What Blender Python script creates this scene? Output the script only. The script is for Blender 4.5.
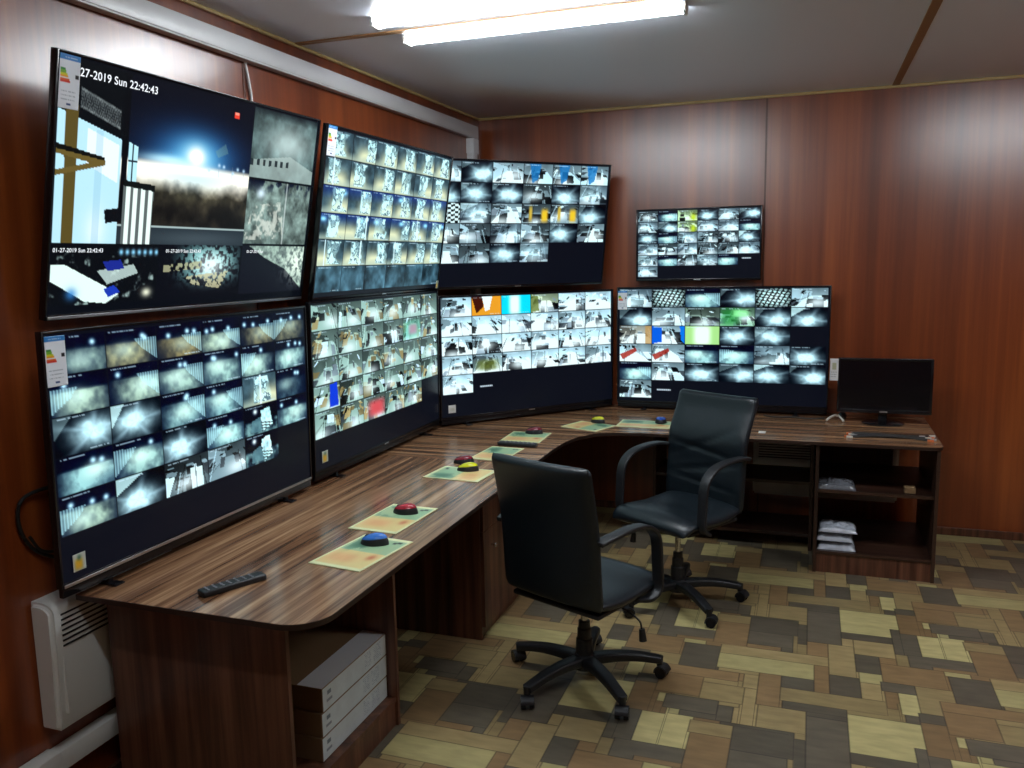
import bpy, bmesh, math, random
import numpy as np
from mathutils import Vector, Matrix
C = bpy.context.scene
for o in list(bpy.data.objects): bpy.data.objects.remove(o)
PI = math.pi
# ---------------------------------------------------------------- camera
F, YAW, PITCH, ROLL = 838.6, -0.3431, 0.1459, -0.0197
CAM = Vector((2.2089, -5.6227, 1.7653))
fw = Vector((math.sin(YAW)*math.cos(PITCH), math.cos(YAW)*math.cos(PITCH), -math.sin(PITCH)))
rt = Vector((math.cos(YAW), -math.sin(YAW), 0)); upv = rt.cross(fw)
rt2 = rt*math.cos(ROLL)+upv*math.sin(ROLL); up2 = -rt*math.sin(ROLL)+upv*math.cos(ROLL)
cd = bpy.data.cameras.new('camera'); cam = bpy.data.objects.new('camera', cd); C.collection.objects.link(cam)
cam.matrix_world = Matrix(((rt2.x, up2.x, -fw.x, CAM.x), (rt2.y, up2.y, -fw.y, CAM.y), (rt2.z, up2.z, -fw.z, CAM.z), (0, 0, 0, 1)))
cd.sensor_width = 36; cd.sensor_fit = 'HORIZONTAL'; cd.lens = F/1024*36; cd.clip_start = .05
C.camera = cam
# ---------------------------------------------------------------- world and exposure
w = bpy.data.worlds.new('world'); C.world = w; w.use_nodes = True
w.node_tree.nodes['Background'].inputs[0].default_value = (.6, .7, .9, 1)
w.node_tree.nodes['Background'].inputs[1].default_value = .02
C.view_settings.view_transform = 'Standard'; C.view_settings.look = 'None'
C.view_settings.exposure = 0.0; C.view_settings.gamma = 1; C.view_settings.use_curve_mapping = False
LAMP = 47.0          # emission of the tubes
SCREEN = 1.15         # emission of the screens
BW, LW, H = .10, -.05, 2.765          # back wall y, left wall x, ceiling
RW, FW = 4.75, -6.7                   # right wall x, front wall y
T = .75                               # top of the desks

# ---------------------------------------------------------------- helpers
def srgb(r, g, b):
    f = lambda c: c/12.92 if c <= .04045 else ((c+.055)/1.055)**2.4
    return (f(r/255), f(g/255), f(b/255), 1)
def mat(name, col, rough=.5, metal=0, spec=.5, emit=None, es=1, coat=0, bump=None, alpha=None):
    m = bpy.data.materials.new(name); m.use_nodes = True
    b = m.node_tree.nodes['Principled BSDF']
    b.inputs['Base Color'].default_value = col if len(col) == 4 else (*col, 1)
    b.inputs['Roughness'].default_value = rough; b.inputs['Metallic'].default_value = metal
    b.inputs['Specular IOR Level'].default_value = spec; b.inputs['Coat Weight'].default_value = coat; b.inputs['Coat Roughness'].default_value = .06
    if emit: b.inputs['Emission Color'].default_value = (*emit, 1); b.inputs['Emission Strength'].default_value = es
    nt = m.node_tree; N = nt.nodes; L = nt.links
    if bump:
        t = N.new('ShaderNodeTexNoise'); t.inputs['Scale'].default_value = bump[0]; t.inputs['Detail'].default_value = 4
        co = N.new('ShaderNodeTexCoord'); L.new(co.outputs['Object'], t.inputs['Vector'])
        bp = N.new('ShaderNodeBump'); bp.inputs['Strength'].default_value = bump[1]; bp.inputs['Distance'].default_value = .002
        L.new(t.outputs['Fac'], bp.inputs['Height']); L.new(bp.outputs['Normal'], b.inputs['Normal'])
    return m
def wood(name, ramp, scale, rough=.3, spec=.5, seam=None, bands=None, wob=.0, coat=0, rn=None):
    """streaky laminate: noise stretched by `scale`, in world (object) metres"""
    m = mat(name, ramp[0][1], rough, spec=spec, coat=coat); nt = m.node_tree; N = nt.nodes; L = nt.links; b = N['Principled BSDF']
    co = N.new('ShaderNodeTexCoord'); mp = N.new('ShaderNodeMapping'); mp.inputs['Scale'].default_value = scale
    geo = N.new('ShaderNodeNewGeometry')
    L.new(geo.outputs['Position'], mp.inputs['Vector'])
    n1 = N.new('ShaderNodeTexNoise'); n1.inputs['Scale'].default_value = 1; n1.inputs['Detail'].default_value = 6; n1.inputs['Roughness'].default_value = .62
    n1.inputs['Distortion'].default_value = wob
    L.new(mp.outputs[0], n1.inputs['Vector'])
    cr = N.new('ShaderNodeValToRGB'); e = cr.color_ramp.elements
    e[0].position, e[0].color = ramp[0]; e[1].position, e[1].color = ramp[-1]
    for p, c in ramp[1:-1]: x = e.new(p); x.color = c
    L.new(n1.outputs['Fac'], cr.inputs[0]); out = cr.outputs[0]
    if bands:
        mp2 = N.new('ShaderNodeMapping'); mp2.inputs['Scale'].default_value = bands[0]; L.new(geo.outputs['Position'], mp2.inputs['Vector'])
        n2 = N.new('ShaderNodeTexNoise'); n2.inputs['Scale'].default_value = 1; n2.inputs['Detail'].default_value = 2; L.new(mp2.outputs[0], n2.inputs['Vector'])
        r2 = N.new('ShaderNodeValToRGB'); r2.color_ramp.elements[0].position = .38; r2.color_ramp.elements[1].position = .62
        r2.color_ramp.elements[0].color = (*bands[1], 1); r2.color_ramp.elements[1].color = (*bands[2], 1)
        L.new(n2.outputs['Fac'], r2.inputs[0])
        mx = N.new('ShaderNodeMix'); mx.data_type = 'RGBA'; mx.blend_type = 'MULTIPLY'; mx.inputs[0].default_value = 1
        L.new(out, mx.inputs[6]); L.new(r2.outputs[0], mx.inputs[7]); out = mx.outputs[2]
    L.new(out, b.inputs['Base Color'])
    if rn:
        n3 = N.new('ShaderNodeTexNoise'); n3.inputs['Scale'].default_value = rn[0]; n3.inputs['Detail'].default_value = 5; L.new(geo.outputs['Position'], n3.inputs['Vector'])
        mr = N.new('ShaderNodeMapRange'); mr.inputs[1].default_value = 0; mr.inputs[2].default_value = 1; mr.inputs[3].default_value = rn[1]; mr.inputs[4].default_value = rn[2]
        L.new(n3.outputs['Fac'], mr.inputs[0]); L.new(mr.outputs[0], b.inputs['Roughness'])
        bp = N.new('ShaderNodeBump'); bp.inputs['Strength'].default_value = rn[3]; bp.inputs['Distance'].default_value = .01
        n4 = N.new('ShaderNodeTexNoise'); n4.inputs['Scale'].default_value = rn[4]; n4.inputs['Detail'].default_value = 1; L.new(geo.outputs['Position'], n4.inputs['Vector'])
        L.new(n4.outputs['Fac'], bp.inputs['Height']); L.new(bp.outputs['Normal'], b.inputs['Normal'])
    return m
def painted(name, rough=.5, emit=0, spec=.5, mult=None):
    """colour comes from the mesh colour attribute 'paint'"""
    m = mat(name, (.02, .02, .02), rough, spec=spec); nt = m.node_tree; N = nt.nodes; L = nt.links; b = N['Principled BSDF']
    a = N.new('ShaderNodeVertexColor'); a.layer_name = 'paint'; out = a.outputs[0]
    if mult:
        geo = N.new('ShaderNodeNewGeometry'); mp = N.new('ShaderNodeMapping'); mp.inputs['Scale'].default_value = mult[0]; L.new(geo.outputs['Position'], mp.inputs['Vector'])
        n = N.new('ShaderNodeTexNoise'); n.inputs['Scale'].default_value = 1; n.inputs['Detail'].default_value = 5; L.new(mp.outputs[0], n.inputs['Vector'])
        mr = N.new('ShaderNodeMapRange'); mr.inputs[3].default_value = mult[1]; mr.inputs[4].default_value = mult[2]; mr.inputs[1].default_value = .3; mr.inputs[2].default_value = .7
        L.new(n.outputs['Fac'], mr.inputs[0]); mx = N.new('ShaderNodeMix'); mx.data_type = 'RGBA'; mx.blend_type = 'MULTIPLY'; mx.inputs[0].default_value = 1
        cmb = N.new('ShaderNodeCombineColor')
        for i in range(3): L.new(mr.outputs[0], cmb.inputs[i])
        L.new(out, mx.inputs[6]); L.new(cmb.outputs[0], mx.inputs[7]); out = mx.outputs[2]
    if emit:
        L.new(out, b.inputs['Emission Color']); b.inputs['Emission Strength'].default_value = emit
        b.inputs['Base Color'].default_value = (.004, .005, .007, 1)
    else: L.new(out, b.inputs['Base Color'])
    return m

def link(o, parent=None):
    C.collection.objects.link(o)
    if parent: o.parent = parent
    return o
def obj(name, bm, m, parent=None, smooth=False, angle=40):
    me = bpy.data.meshes.new(name); bm.normal_update(); bm.to_mesh(me); bm.free()
    for x in (m if isinstance(m, (list, tuple)) else [m]): me.materials.append(x)
    if smooth:
        me.shade_smooth()
        try: me.set_sharp_from_angle(angle=math.radians(angle))
        except Exception: pass
    return link(bpy.data.objects.new(name, me), parent)
def tag(o, label, cat, group=None):
    o['label'] = label; o['category'] = cat
    if group: o['group'] = group
    return o
def thing(name, label, cat, loc=(0, 0, 0), rz=0, group=None, M=None):
    o = bpy.data.objects.new(name, None); o.empty_display_size = .1; C.collection.objects.link(o)
    if M is not None: o.matrix_world = M
    else: o.location = loc; o.rotation_euler = (0, 0, rz)
    return tag(o, label, cat, group)
def struct(name, bm, m, smooth=False):
    o = obj(name, bm, m, None, smooth); o['kind'] = 'structure'; return o
def B(): return bmesh.new()
def box(bm, a, b, bev=0, seg=2, M=None, mi=0):
    t = bmesh.new(); bmesh.ops.create_cube(t, size=1)
    a, b = Vector(a), Vector(b); c = (a+b)/2; s = b-a
    for v in t.verts: v.co = Vector((v.co.x*s.x+c.x, v.co.y*s.y+c.y, v.co.z*s.z+c.z))
    if bev: bmesh.ops.bevel(t, geom=t.edges[:]+t.verts[:], offset=bev, segments=seg, affect='EDGES', profile=.5)
    join(bm, t, M, mi)
def join(bm, t, M=None, mi=None):
    if M is not None: bmesh.ops.transform(t, matrix=M, verts=t.verts)
    if mi is not None:
        for f in t.faces: f.material_index = mi
    me = bpy.data.meshes.new('tmp'); t.to_mesh(me); t.free(); bm.from_mesh(me); bpy.data.meshes.remove(me)
def cyl(bm, p, q, r, r2=None, seg=24, caps=True, mi=0):
    p, q = Vector(p), Vector(q); d = q-p; t = bmesh.new()
    bmesh.ops.create_cone(t, cap_ends=caps, segments=seg, radius1=r, radius2=r if r2 is None else r2, depth=d.length)
    M = Matrix.Translation((p+q)/2) @ d.to_track_quat('Z', 'Y').to_matrix().to_4x4(); join(bm, t, M, mi)
def lathe(bm, prof, seg=32, c=(0, 0), mi=0):
    t = bmesh.new(); rings = []
    for r, z in prof:
        rings.append([t.verts.new((c[0]+max(r, 1e-5)*math.cos(2*PI*k/seg), c[1]+max(r, 1e-5)*math.sin(2*PI*k/seg), z)) for k in range(seg)])
    for a, b in zip(rings, rings[1:]):
        for k in range(seg): t.faces.new((a[k], a[(k+1) % seg], b[(k+1) % seg], b[k]))
    t.faces.new(rings[0][::-1]); t.faces.new(rings[-1]); join(bm, t, None, mi)
def prism(bm, pts, z0, z1, M=None, bev=0, mi=0):
    t = bmesh.new(); a = [t.verts.new((x, y, z0)) for x, y in pts]; b = [t.verts.new((x, y, z1)) for x, y in pts]
    t.faces.new(a[::-1]); t.faces.new(b); n = len(pts)
    for i in range(n): t.faces.new((a[i], a[(i+1) % n], b[(i+1) % n], b[i]))
    if bev:
        es = [e for e in t.edges if abs(e.verts[0].co.z-e.verts[1].co.z) < 1e-6]
        bmesh.ops.bevel(t, geom=es, offset=bev, segments=2, affect='EDGES', profile=.5)
    join(bm, t, M, mi)
def sweep(bm, pts, prof, up=None, closed=True, mi=0):
    """sweep a closed 2-D profile (list of (s,t)) or radius along points"""
    pts = [Vector(p) for p in pts]; t = bmesh.new(); rings = []
    for i, p in enumerate(pts):
        d = (pts[min(i+1, len(pts)-1)]-pts[max(i-1, 0)]).normalized()
        u = Vector(up) if up else (Vector((0, 0, 1)) if abs(d.z) < .9 else Vector((1, 0, 0)))
        s = d.cross(u).normalized(); n = s.cross(d).normalized()
        pr = prof(i/(len(pts)-1)) if callable(prof) else prof
        rings.append([t.verts.new(p+s*a+n*b) for a, b in pr])
    m = len(rings[0])
    for a, b in zip(rings, rings[1:]):
        for k in range(m): t.faces.new((a[k], a[(k+1) % m], b[(k+1) % m], b[k]))
    t.faces.new(rings[0][::-1]); t.faces.new(rings[-1]); join(bm, t, None, mi)
def circ(r, n=10): return [(r*math.cos(2*PI*k/n), r*math.sin(2*PI*k/n)) for k in range(n)]
def rrect(w, h, r, n=4):
    out = []
    for cx, cy, a0 in ((w/2-r, h/2-r, 0), (-w/2+r, h/2-r, 90), (-w/2+r, -h/2+r, 180), (w/2-r, -h/2+r, 270)):
        for k in range(n+1):
            a = math.radians(a0+90*k/n); out.append((cx+r*math.cos(a), cy+r*math.sin(a)))
    return out
def spline(pts, n=8):
    P = [Vector(p) for p in pts]; P = [P[0]*2-P[1]]+P+[P[-1]*2-P[-2]]; out = []
    for i in range(1, len(P)-2):
        for k in range(n):
            t = k/n; a, b, c, d = P[i-1:i+3]
            out.append(.5*((2*b)+(c-a)*t+(2*a-5*b+4*c-d)*t*t+(3*b-a-3*c+d)*t**3))
    out.append(P[-2]); return out
def grid_mesh(name, img, ww, hh, m, parent, org=(0, 0, 0), flat=False, thick=0):
    """a flat sheet in local XZ (or XY if flat) whose points carry the picture img[row from top, col]"""
    ny, nx = img.shape[:2]
    xs = np.linspace(0, ww, nx); zs = np.linspace(hh, 0, ny); X, Z = np.meshgrid(xs, zs)
    co = np.zeros((ny*nx, 3), np.float32); co[:, 0] = X.ravel()+org[0]
    if flat: co[:, 1] = Z.ravel()+org[1]; co[:, 2] = org[2]
    else: co[:, 1] = org[1]; co[:, 2] = Z.ravel()+org[2]
    i = np.arange(ny*nx).reshape(ny, nx); a = i[:-1, :-1].ravel(); b = i[1:, :-1].ravel(); c = i[1:, 1:].ravel(); d = i[:-1, 1:].ravel()
    fa = np.stack([a, b, c, d], 1)
    rgb = np.clip(img.reshape(-1, 3), 0, 1); lin = np.where(rgb <= .04045, rgb/12.92, ((rgb+.055)/1.055)**2.4)
    if thick:      # close the sheet into a thin slab: four sides and an underside
        e = [0, nx-1, ny*nx-1, (ny-1)*nx]
        per = list(i[0, :])+list(i[1:, -1])+list(i[-1, -2::-1])+list(i[-2:0:-1, 0])
        lo = co[per].copy(); lo[:, 2] -= thick; n0 = ny*nx; k = len(per)
        co = np.vstack([co, lo]); lin = np.vstack([lin, lin[per]])
        extra = [(per[j], per[(j+1) % k], n0+(j+1) % k, n0+j) for j in range(k)]
        verts = co.tolist(); faces = fa.tolist()+extra+[tuple(n0+j for j in range(k))]
    else: verts = co; faces = fa
    me = bpy.data.meshes.new(name)
    if thick: me.from_pydata(verts, [], faces)
    else:
        me.vertices.add(len(co)); me.vertices.foreach_set('co', co.ravel())
        me.loops.add(fa.size); me.loops.foreach_set('vertex_index', fa.ravel().astype(np.int32))
        me.polygons.add(len(fa)); me.polygons.foreach_set('loop_start', np.arange(0, fa.size, 4, dtype=np.int32))
        me.update(calc_edges=True)
    ca = me.color_attributes.new('paint', 'FLOAT_COLOR', 'POINT')
    ca.data.foreach_set('color', np.hstack([lin, np.ones((len(lin), 1))]).astype(np.float32).ravel())
    me.materials.append(m); me.validate()
    return link(bpy.data.objects.new(name, me), parent)

# ---------------------------------------------------------------- materials
S = srgb
WALL_R = [(.28, (.15, .028, .006, 1)), (.5, (.23, .048, .010, 1)), (.72, (.34, .082, .016, 1))]
m_wallB = wood('mahogany_wall', WALL_R, (16, 16, .4), .3, bands=((3.6, 3.6, .03), (.62, .52, .46), (1.15, 1.15, 1.1)), rn=(1.1, .27, .33, .10, 1.6), spec=.55, coat=.9); m_wallB.node_tree.nodes['Principled BSDF'].inputs['Coat Roughness'].default_value = .29
m_ceil = mat('ceiling_panel', S(232, 238, 252), .32, bump=(3, .1), spec=.4)
m_trimw = mat('mahogany_trim', (.10, .026, .01), .35)
m_trimy = mat('ochre_strip', S(190, 165, 112), .4)
m_brownstrip = mat('brown_joint_strip', S(150, 112, 74), .4)
m_white = mat('white_plastic', S(226, 227, 222), .4)
m_trunk = mat('white_trunking', S(228, 230, 232), .35)
TOP_R = [(.30, S(64, 38, 26)), (.42, S(108, 74, 52)), (.54, S(150, 112, 82)), (.68, S(190, 152, 116))]
m_topY = wood('zebrano_top_lengthwise', TOP_R, (34, .9, 34), .19, wob=.3)
m_topX = wood('zebrano_top_crosswise', TOP_R, (.9, 34, 34), .19, wob=.3)
SIDE_R = [(.28, S(52, 28, 20)), (.45, S(84, 50, 36)), (.6, S(112, 72, 52)), (.78, S(134, 92, 68))]
m_side = wood('zebrano_panel_upright', SIDE_R, (24, 24, .8), .35, wob=.3)
SHADE_R = [(.28, S(30, 18, 14)), (.5, S(52, 32, 24)), (.78, S(78, 52, 38))]  # panel wood darkened to paint in the shade inside the under-desk units
m_sided = wood('shaded_panel_upright', SHADE_R, (24, 24, .8), .4, wob=.3)
m_boardd = wood('shaded_board', SHADE_R, (.9, 30, 30), .35, wob=.3)
m_edge = mat('dark_edging', S(44, 28, 22), .4)
m_black = mat('black_gloss_plastic', (.006, .006, .008), .18)
m_blackm = mat('black_matt_plastic', (.012, .013, .016), .45)
m_leather = mat('black_leather', (.006, .011, .016), .36, bump=(260, .25), spec=.55)
m_chrome = mat('chrome', (.6, .6, .6), .2, metal=1)
m_silver = mat('silver_strip', (.62, .63, .66), .35, metal=1)
m_screen = painted('lit_screen', .22, SCREEN, spec=.14)
m_off = mat('dark_screen', (.004, .004, .006), .12, spec=.5)
m_print = painted('printed_sheet', .35)
m_text = mat('screen_text', (0, 0, 0), .5, emit=(.9, .95, 1), es=1)
m_tube = mat('lamp_diffuser', (.8, .8, .8), .5, emit=(.90, .96, 1.0), es=LAMP)
m_card = mat('brown_cardboard', S(126, 98, 66), .8)
m_box = painted('white_carton', .6)
m_cable = mat('black_cable', (.008, .008, .008), .5)

# ---------------------------------------------------------------- room shell
def slab(name, a, b, m): bm = B(); box(bm, a, b); return struct(name, bm, m)
slab('wall_back', (LW-.1, BW, -.1), (RW+.1, BW+.1, H+.1), m_wallB)
slab('wall_left', (LW-.1, FW-.1, -.1), (LW, BW, H+.1), m_wallB)
slab('wall_right', (RW, FW-.1, -.1), (RW+.1, BW, H+.1), m_wallB)
slab('wall_front', (LW, FW-.1, -.1), (RW, FW, H+.1), m_wallB)
slab('ceiling', (LW, FW, H), (RW, BW, H+.1), m_ceil)

# floor: printed lino of unequal blocks, one repeat of 1.09 x 1.03 m copied over the floor
def floor():
    PX, PY = 109, 103
    cols = {'Y': S(182, 170, 118), 'T': S(154, 135, 94), 'O': S(138, 112, 78), 'D': S(98, 90, 76)}
    A = np.full((PY, PX), -1, int); kinds = []; ext = []
    R = [('O', 1.66, 1.83, 2.13, 2.06), ('T', 1.87, 1.87, 2.31, 1.965), ('Y', 1.87, 1.965, 2.26, 2.10), ('O', 2.27, 1.985, 2.32, 2.20),
         ('D', 2.15, 2.10, 2.26, 2.20), ('T', 1.875, 2.11, 2.04, 2.24), ('O', 2.05, 2.10, 2.14, 2.36), ('T', 2.16, 2.20, 2.61, 2.31),
         ('D', 2.15, 2.31, 2.39, 2.40), ('T', 2.06, 2.37, 2.24, 2.58), ('D', 2.25, 2.40, 2.39, 2.64), ('Y', 2.39, 2.37, 2.645, 2.61),
         ('D', 1.62, 2.235, 1.92, 2.34), ('T', 1.93, 2.25, 2.05, 2.53), ('O', 1.83, 2.35, 1.92, 2.42), ('T', 1.83, 2.42, 1.92, 2.46), ('O', 1.83, 2.46, 1.92, 2.75),
         ('D', 1.93, 2.54, 2.20, 2.72), ('T', 2.33, 1.80, 2.43, 2.03), ('D', 2.33, 2.03, 2.45, 2.18), ('Y', 2.45, 1.97, 2.52, 2.06), ('T', 2.46, 2.06, 2.53, 2.19),
         ('D', 2.53, 2.03, 2.66, 2.11), ('O', 2.54, 2.11, 2.585, 2.25), ('Y', 2.587, 2.11, 2.637, 2.285), ('D', 2.60, 2.285, 2.66, 2.34),
         ('O', 2.54, 1.86, 2.80, 2.03), ('D', 2.45, 1.80, 2.54, 1.97), ('T', 2.44, 1.72, 2.61, 1.80), ('D', 2.61, 1.48, 2.72, 1.75),
         ('Y', 2.725, 1.47, 2.91, 1.74), ('D', 2.66, 1.745, 2.91, 1.80), ('T', 2.66, 2.03, 2.81, 2.25), ('Y', 2.79, 1.86, 2.89, 1.895), ('D', 2.80, 1.90, 2.96, 2.13),
         ('D', 2.65, 2.25, 2.81, 2.32), ('O', 2.65, 2.32, 2.81, 2.55), ('T', 2.82, 2.20, 3.08, 2.42), ('O', 2.82, 2.13, 3.08, 2.20), ('Y', 2.82, 2.42, 2.86, 2.54),
         ('D', 2.86, 2.42, 3.06, 2.54), ('O', 2.92, 1.62, 3.07, 1.86), ('T', 2.92, 1.53, 3.07, 1.62), ('D', 2.79, 1.36, 3.00, 1.47), ('Y', 2.76, 1.36, 2.79, 1.43),
         ('T', 2.92, 1.22, 3.09, 1.36), ('O', 2.74, 1.18, 2.92, 1.35), ('O', 2.74, 1.10, 3.06, 1.18), ('D', 2.75, 2.93-1.03*1, 2.75, 2.93)]
    for k, x0, y0, x1, y1 in R:
        i0, i1, j0, j1 = [int(round(v*100)) for v in (x0, x1, y0, y1)]
        if i1 <= i0 or j1 <= j0: continue
        kinds.append(k); ext.append((j0, j1, i0, i1))
        for j in range(j0, j1):
            for i in range(i0, i1): A[j % PY, i % PX] = len(kinds)-1
    rr = random.Random(5)
    # close narrow slots: grow whole edges of the printed blocks
    for _ in range(7):
        for k in range(len(kinds)):
            j0, j1, i0, i1 = ext[k]
            for side in range(4):
                js, is_ = (range(j0, j1), [i1]) if side == 0 else (range(j0, j1), [i0-1]) if side == 1 else ([j1], range(i0, i1)) if side == 2 else ([j0-1], range(i0, i1))
                cells = [(j % PY, i % PX) for j in js for i in is_]
                if all(A[c] < 0 for c in cells):
                    for c in cells: A[c] = k
                    if side == 0: i1 += 1
                    elif side == 1: i0 -= 1
                    elif side == 2: j1 += 1
                    else: j0 -= 1
            ext[k] = (j0, j1, i0, i1)
    # fill what is left with blocks
    for j in range(PY):
        for i in range(PX):
            if A[j, i] >= 0: continue
            wmax = 0
            while i+wmax < PX and A[j, i+wmax] < 0 and wmax < 26: wmax += 1
            hmax = 1
            while j+hmax < PY and hmax < 22 and (A[j+hmax, i:i+wmax] < 0).all(): hmax += 1
            if min(wmax, hmax) < 6:      # sliver: join it to the block beside or above it
                nb = A[(j+hmax//2) % PY, (i-1) % PX] if hmax > wmax else A[(j-1) % PY, (i+wmax//2) % PX]
                if nb >= 0: A[j:j+hmax, i:i+wmax] = nb; continue
            kinds.append(rr.choice('OOTTD')); A[j:j+hmax, i:i+wmax] = len(kinds)-1
    # greedy split into rectangles
    done = np.zeros_like(A, bool); rects = []
    for j in range(PY):
        for i in range(PX):
            if done[j, i]: continue
            k = A[j, i]; ww = 1
            while i+ww < PX and A[j, i+ww] == k and not done[j, i+ww]: ww += 1
            hh = 1
            while j+hh < PY and (A[j+hh, i:i+ww] == k).all() and not done[j+hh, i:i+ww].any(): hh += 1
            done[j:j+hh, i:i+ww] = True; rects.append((k, i, j, ww, hh))
    vs, fs, cs = [], [], []
    def quad(x0, y0, x1, y1, c):
        x0, x1 = max(x0, LW), min(x1, RW); y0, y1 = max(y0, FW), min(y1, BW)
        if x1-x0 < 1e-5 or y1-y0 < 1e-5: return
        n = len(vs); vs.extend([(x0, y0, 0), (x1, y0, 0), (x1, y1, 0), (x0, y1, 0)]); fs.append((n, n+1, n+2, n+3)); cs.extend([c]*4)
    jit = [rr.uniform(.86, 1.12) for _ in kinds]; g = .003
    for ty in range(-2, 8):
        for tx in range(-1, 6):
            for k, i, j, ww, hh in rects:
                c0 = cols[kinds[k]]; c = tuple(v*jit[k] for v in c0[:3])+(1,); dk = tuple(v*.52 for v in c0[:3])+(1,)
                x0 = tx*1.09+i/100; x1 = x0+ww/100; y1 = -(ty*1.03+j/100); y0 = y1-hh/100
                a = A[j, (i-1) % PX] == k; b = A[j, (i+ww) % PX] == k; d = A[(j-1) % PY, i] == k; e = A[(j+hh) % PY, i] == k
                xa = x0 if a else x0+g; xb = x1 if b else x1-g; yb = y1 if d else y1-g; ya = y0 if e else y0+g
                quad(xa, ya, xb, yb, c); quad(x0, y0, x1, ya, dk); quad(x0, yb, x1, y1, dk); quad(x0, ya, xa, yb, dk); quad(xb, ya, x1, yb, dk)
    n = len(vs); vs.extend([(LW, FW, -.1), (RW, FW, -.1), (RW, BW, -.1), (LW, BW, -.1)]); fs.append((n+3, n+2, n+1, n)); cs.extend([(.1, .08, .05, 1)]*4)
    me = bpy.data.meshes.new('floor'); me.from_pydata(vs, [], fs)
    ca = me.color_attributes.new('paint', 'FLOAT_COLOR', 'POINT'); ca.data.foreach_set('color', np.array(cs, np.float32).ravel())
    me.materials.append(painted('patchwork_lino', .38, mult=((9, 30, 1), .82, 1.12), spec=.35))
    o = link(bpy.data.objects.new('floor', me)); o['kind'] = 'structure'
floor()

# ceiling joints and mouldings
bm = B(); box(bm, (LW, -2.18, H-.006), (RW, -2.145, H)); struct('trim_1', bm, m_brownstrip)
bm = B(); box(bm, (2.63, FW, H-.006), (2.67, -2.18, H)); box(bm, (2.63, -2.145, H-.006), (2.67, BW, H)); struct('trim_2', bm, m_brownstrip)
bm = B(); box(bm, (LW, BW-.016, H-.018), (RW, BW, H), .005); struct('trim_3', bm, m_trimy)
bm = B(); box(bm, (LW, FW, H-.016), (LW+.016, BW-.016, H), .005); struct('trim_4', bm, m_trimy)
bm = B(); box(bm, (LW, BW-.016, 0), (RW, BW, .05), .004); struct('baseboard_back', bm, m_side)
bm = B(); box(bm, (LW, FW, 0), (LW+.016, BW-.016, .05), .004); struct('baseboard_left', bm, m_side)
# thin vertical cover strips where the wall panels meet
bm = B(); box(bm, (1.905, BW-.003, .05), (1.917, BW, H-.018), .001); struct('trim_5', bm, m_trimw)
bm = B(); box(bm, (LW, -2.560, .05), (LW+.004, -2.548, 2.60), .001); struct('trim_6', bm, m_trimw)

# ---------------------------------------------------------------- lamps
def lamp(x0, y, label):
    t = thing('linear_ceiling_lamp', label, 'ceiling lamp', (x0, y, H), 0, None)
    bm = B(); box(bm, (.004, -.030, -.010), (1.236, .030, 0), .003); obj('housing', bm, m_white, t)
    bm = B(); prof = [(.035*math.cos(a), -.009-.028*math.sin(a)**.7) for a in np.linspace(0, PI, 15)]
    t2 = bmesh.new(); A = [t2.verts.new((.01, p, z)) for p, z in prof]; Z = [t2.verts.new((1.23, p, z)) for p, z in prof]; n = len(prof)
    for i in range(n-1): t2.faces.new((A[i], A[i+1], Z[i+1], Z[i]))
    t2.faces.new(A[::-1]); t2.faces.new(Z); t2.faces.new((A[0], Z[0], Z[-1], A[-1])); bmesh.ops.recalc_face_normals(t2, faces=t2.faces)
    join(bm, t2); obj('diffuser', bm, m_tube, t, True)
    for x in (0, 1.225):
        bm = B(); box(bm, (x, -.037, -.039), (x+.015, .037, 0), .005); obj('end_cap', bm, m_white, t, True)
lamp(.47, -2.07, 'lit white tube lamp on the ceiling, on the television side of the brown strip')
lamp(.47, -2.37, 'lit white tube lamp on the ceiling, on the near side of the brown strip')
lamp(3.05, -2.07, 'lit tube lamp right of the long joint, on the far side of the brown strip')
lamp(3.05, -2.37, 'lit tube lamp right of the long joint, nearer than the brown strip')
lamp(.85, -4.60, 'lit tube lamp on the ceiling near the front wall, by itself')

# ---------------------------------------------------------------- pictures shown on the screens (arrays, row 0 = top)
rng = np.random.default_rng(11)
def vnoise(h, w_, k, r=rng):
    """smooth value noise, k cells high"""
    kw = max(2, int(round(k*w_/h))); g = r.random((k+2, kw+2))
    y = np.linspace(0, k, h); x = np.linspace(0, kw, w_); yi = np.minimum(y.astype(int), k); xi = np.minimum(x.astype(int), kw)
    fy = (y-yi)[:, None]; fx = (x-xi)[None]; fy = fy*fy*(3-2*fy); fx = fx*fx*(3-2*fx)
    a = g[yi][:, xi]; b = g[yi][:, np.minimum(xi+1, kw+1)]; c = g[yi+1][:, xi]; d = g[yi+1][:, np.minimum(xi+1, kw+1)]
    return (a*(1-fx)+b*fx)*(1-fy)+(c*(1-fx)+d*fx)*fy
def fbm(h, w_, k=3, o=3): return sum(vnoise(h, w_, k*2**i)/2**i for i in range(o))/sum(1/2**i for i in range(o))
def uv(h, w_): return np.meshgrid((np.arange(w_)+.5)/w_, (np.arange(h)+.5)/h)
def put(im, m, col):
    m = m[..., None] if m.ndim == 2 else m; im[:] = im*(1-m)+np.array(col)*m
def blob(U, V, cx, cy, sx, sy, p=2): return np.exp(-(np.abs((U-cx)/sx)**p+np.abs((V-cy)/sy)**p))
def poly(U, V, pts):
    ins = np.zeros(U.shape, bool); n = len(pts)
    for i in range(n):
        (x0, y0), (x1, y1) = pts[i], pts[(i+1) % n]
        if y0 == y1: continue
        c = ((V > y0) != (V > y1)) & (U < (x1-x0)*(V-y0)/(y1-y0)+x0); ins ^= c
    return ins.astype(float)
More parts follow.
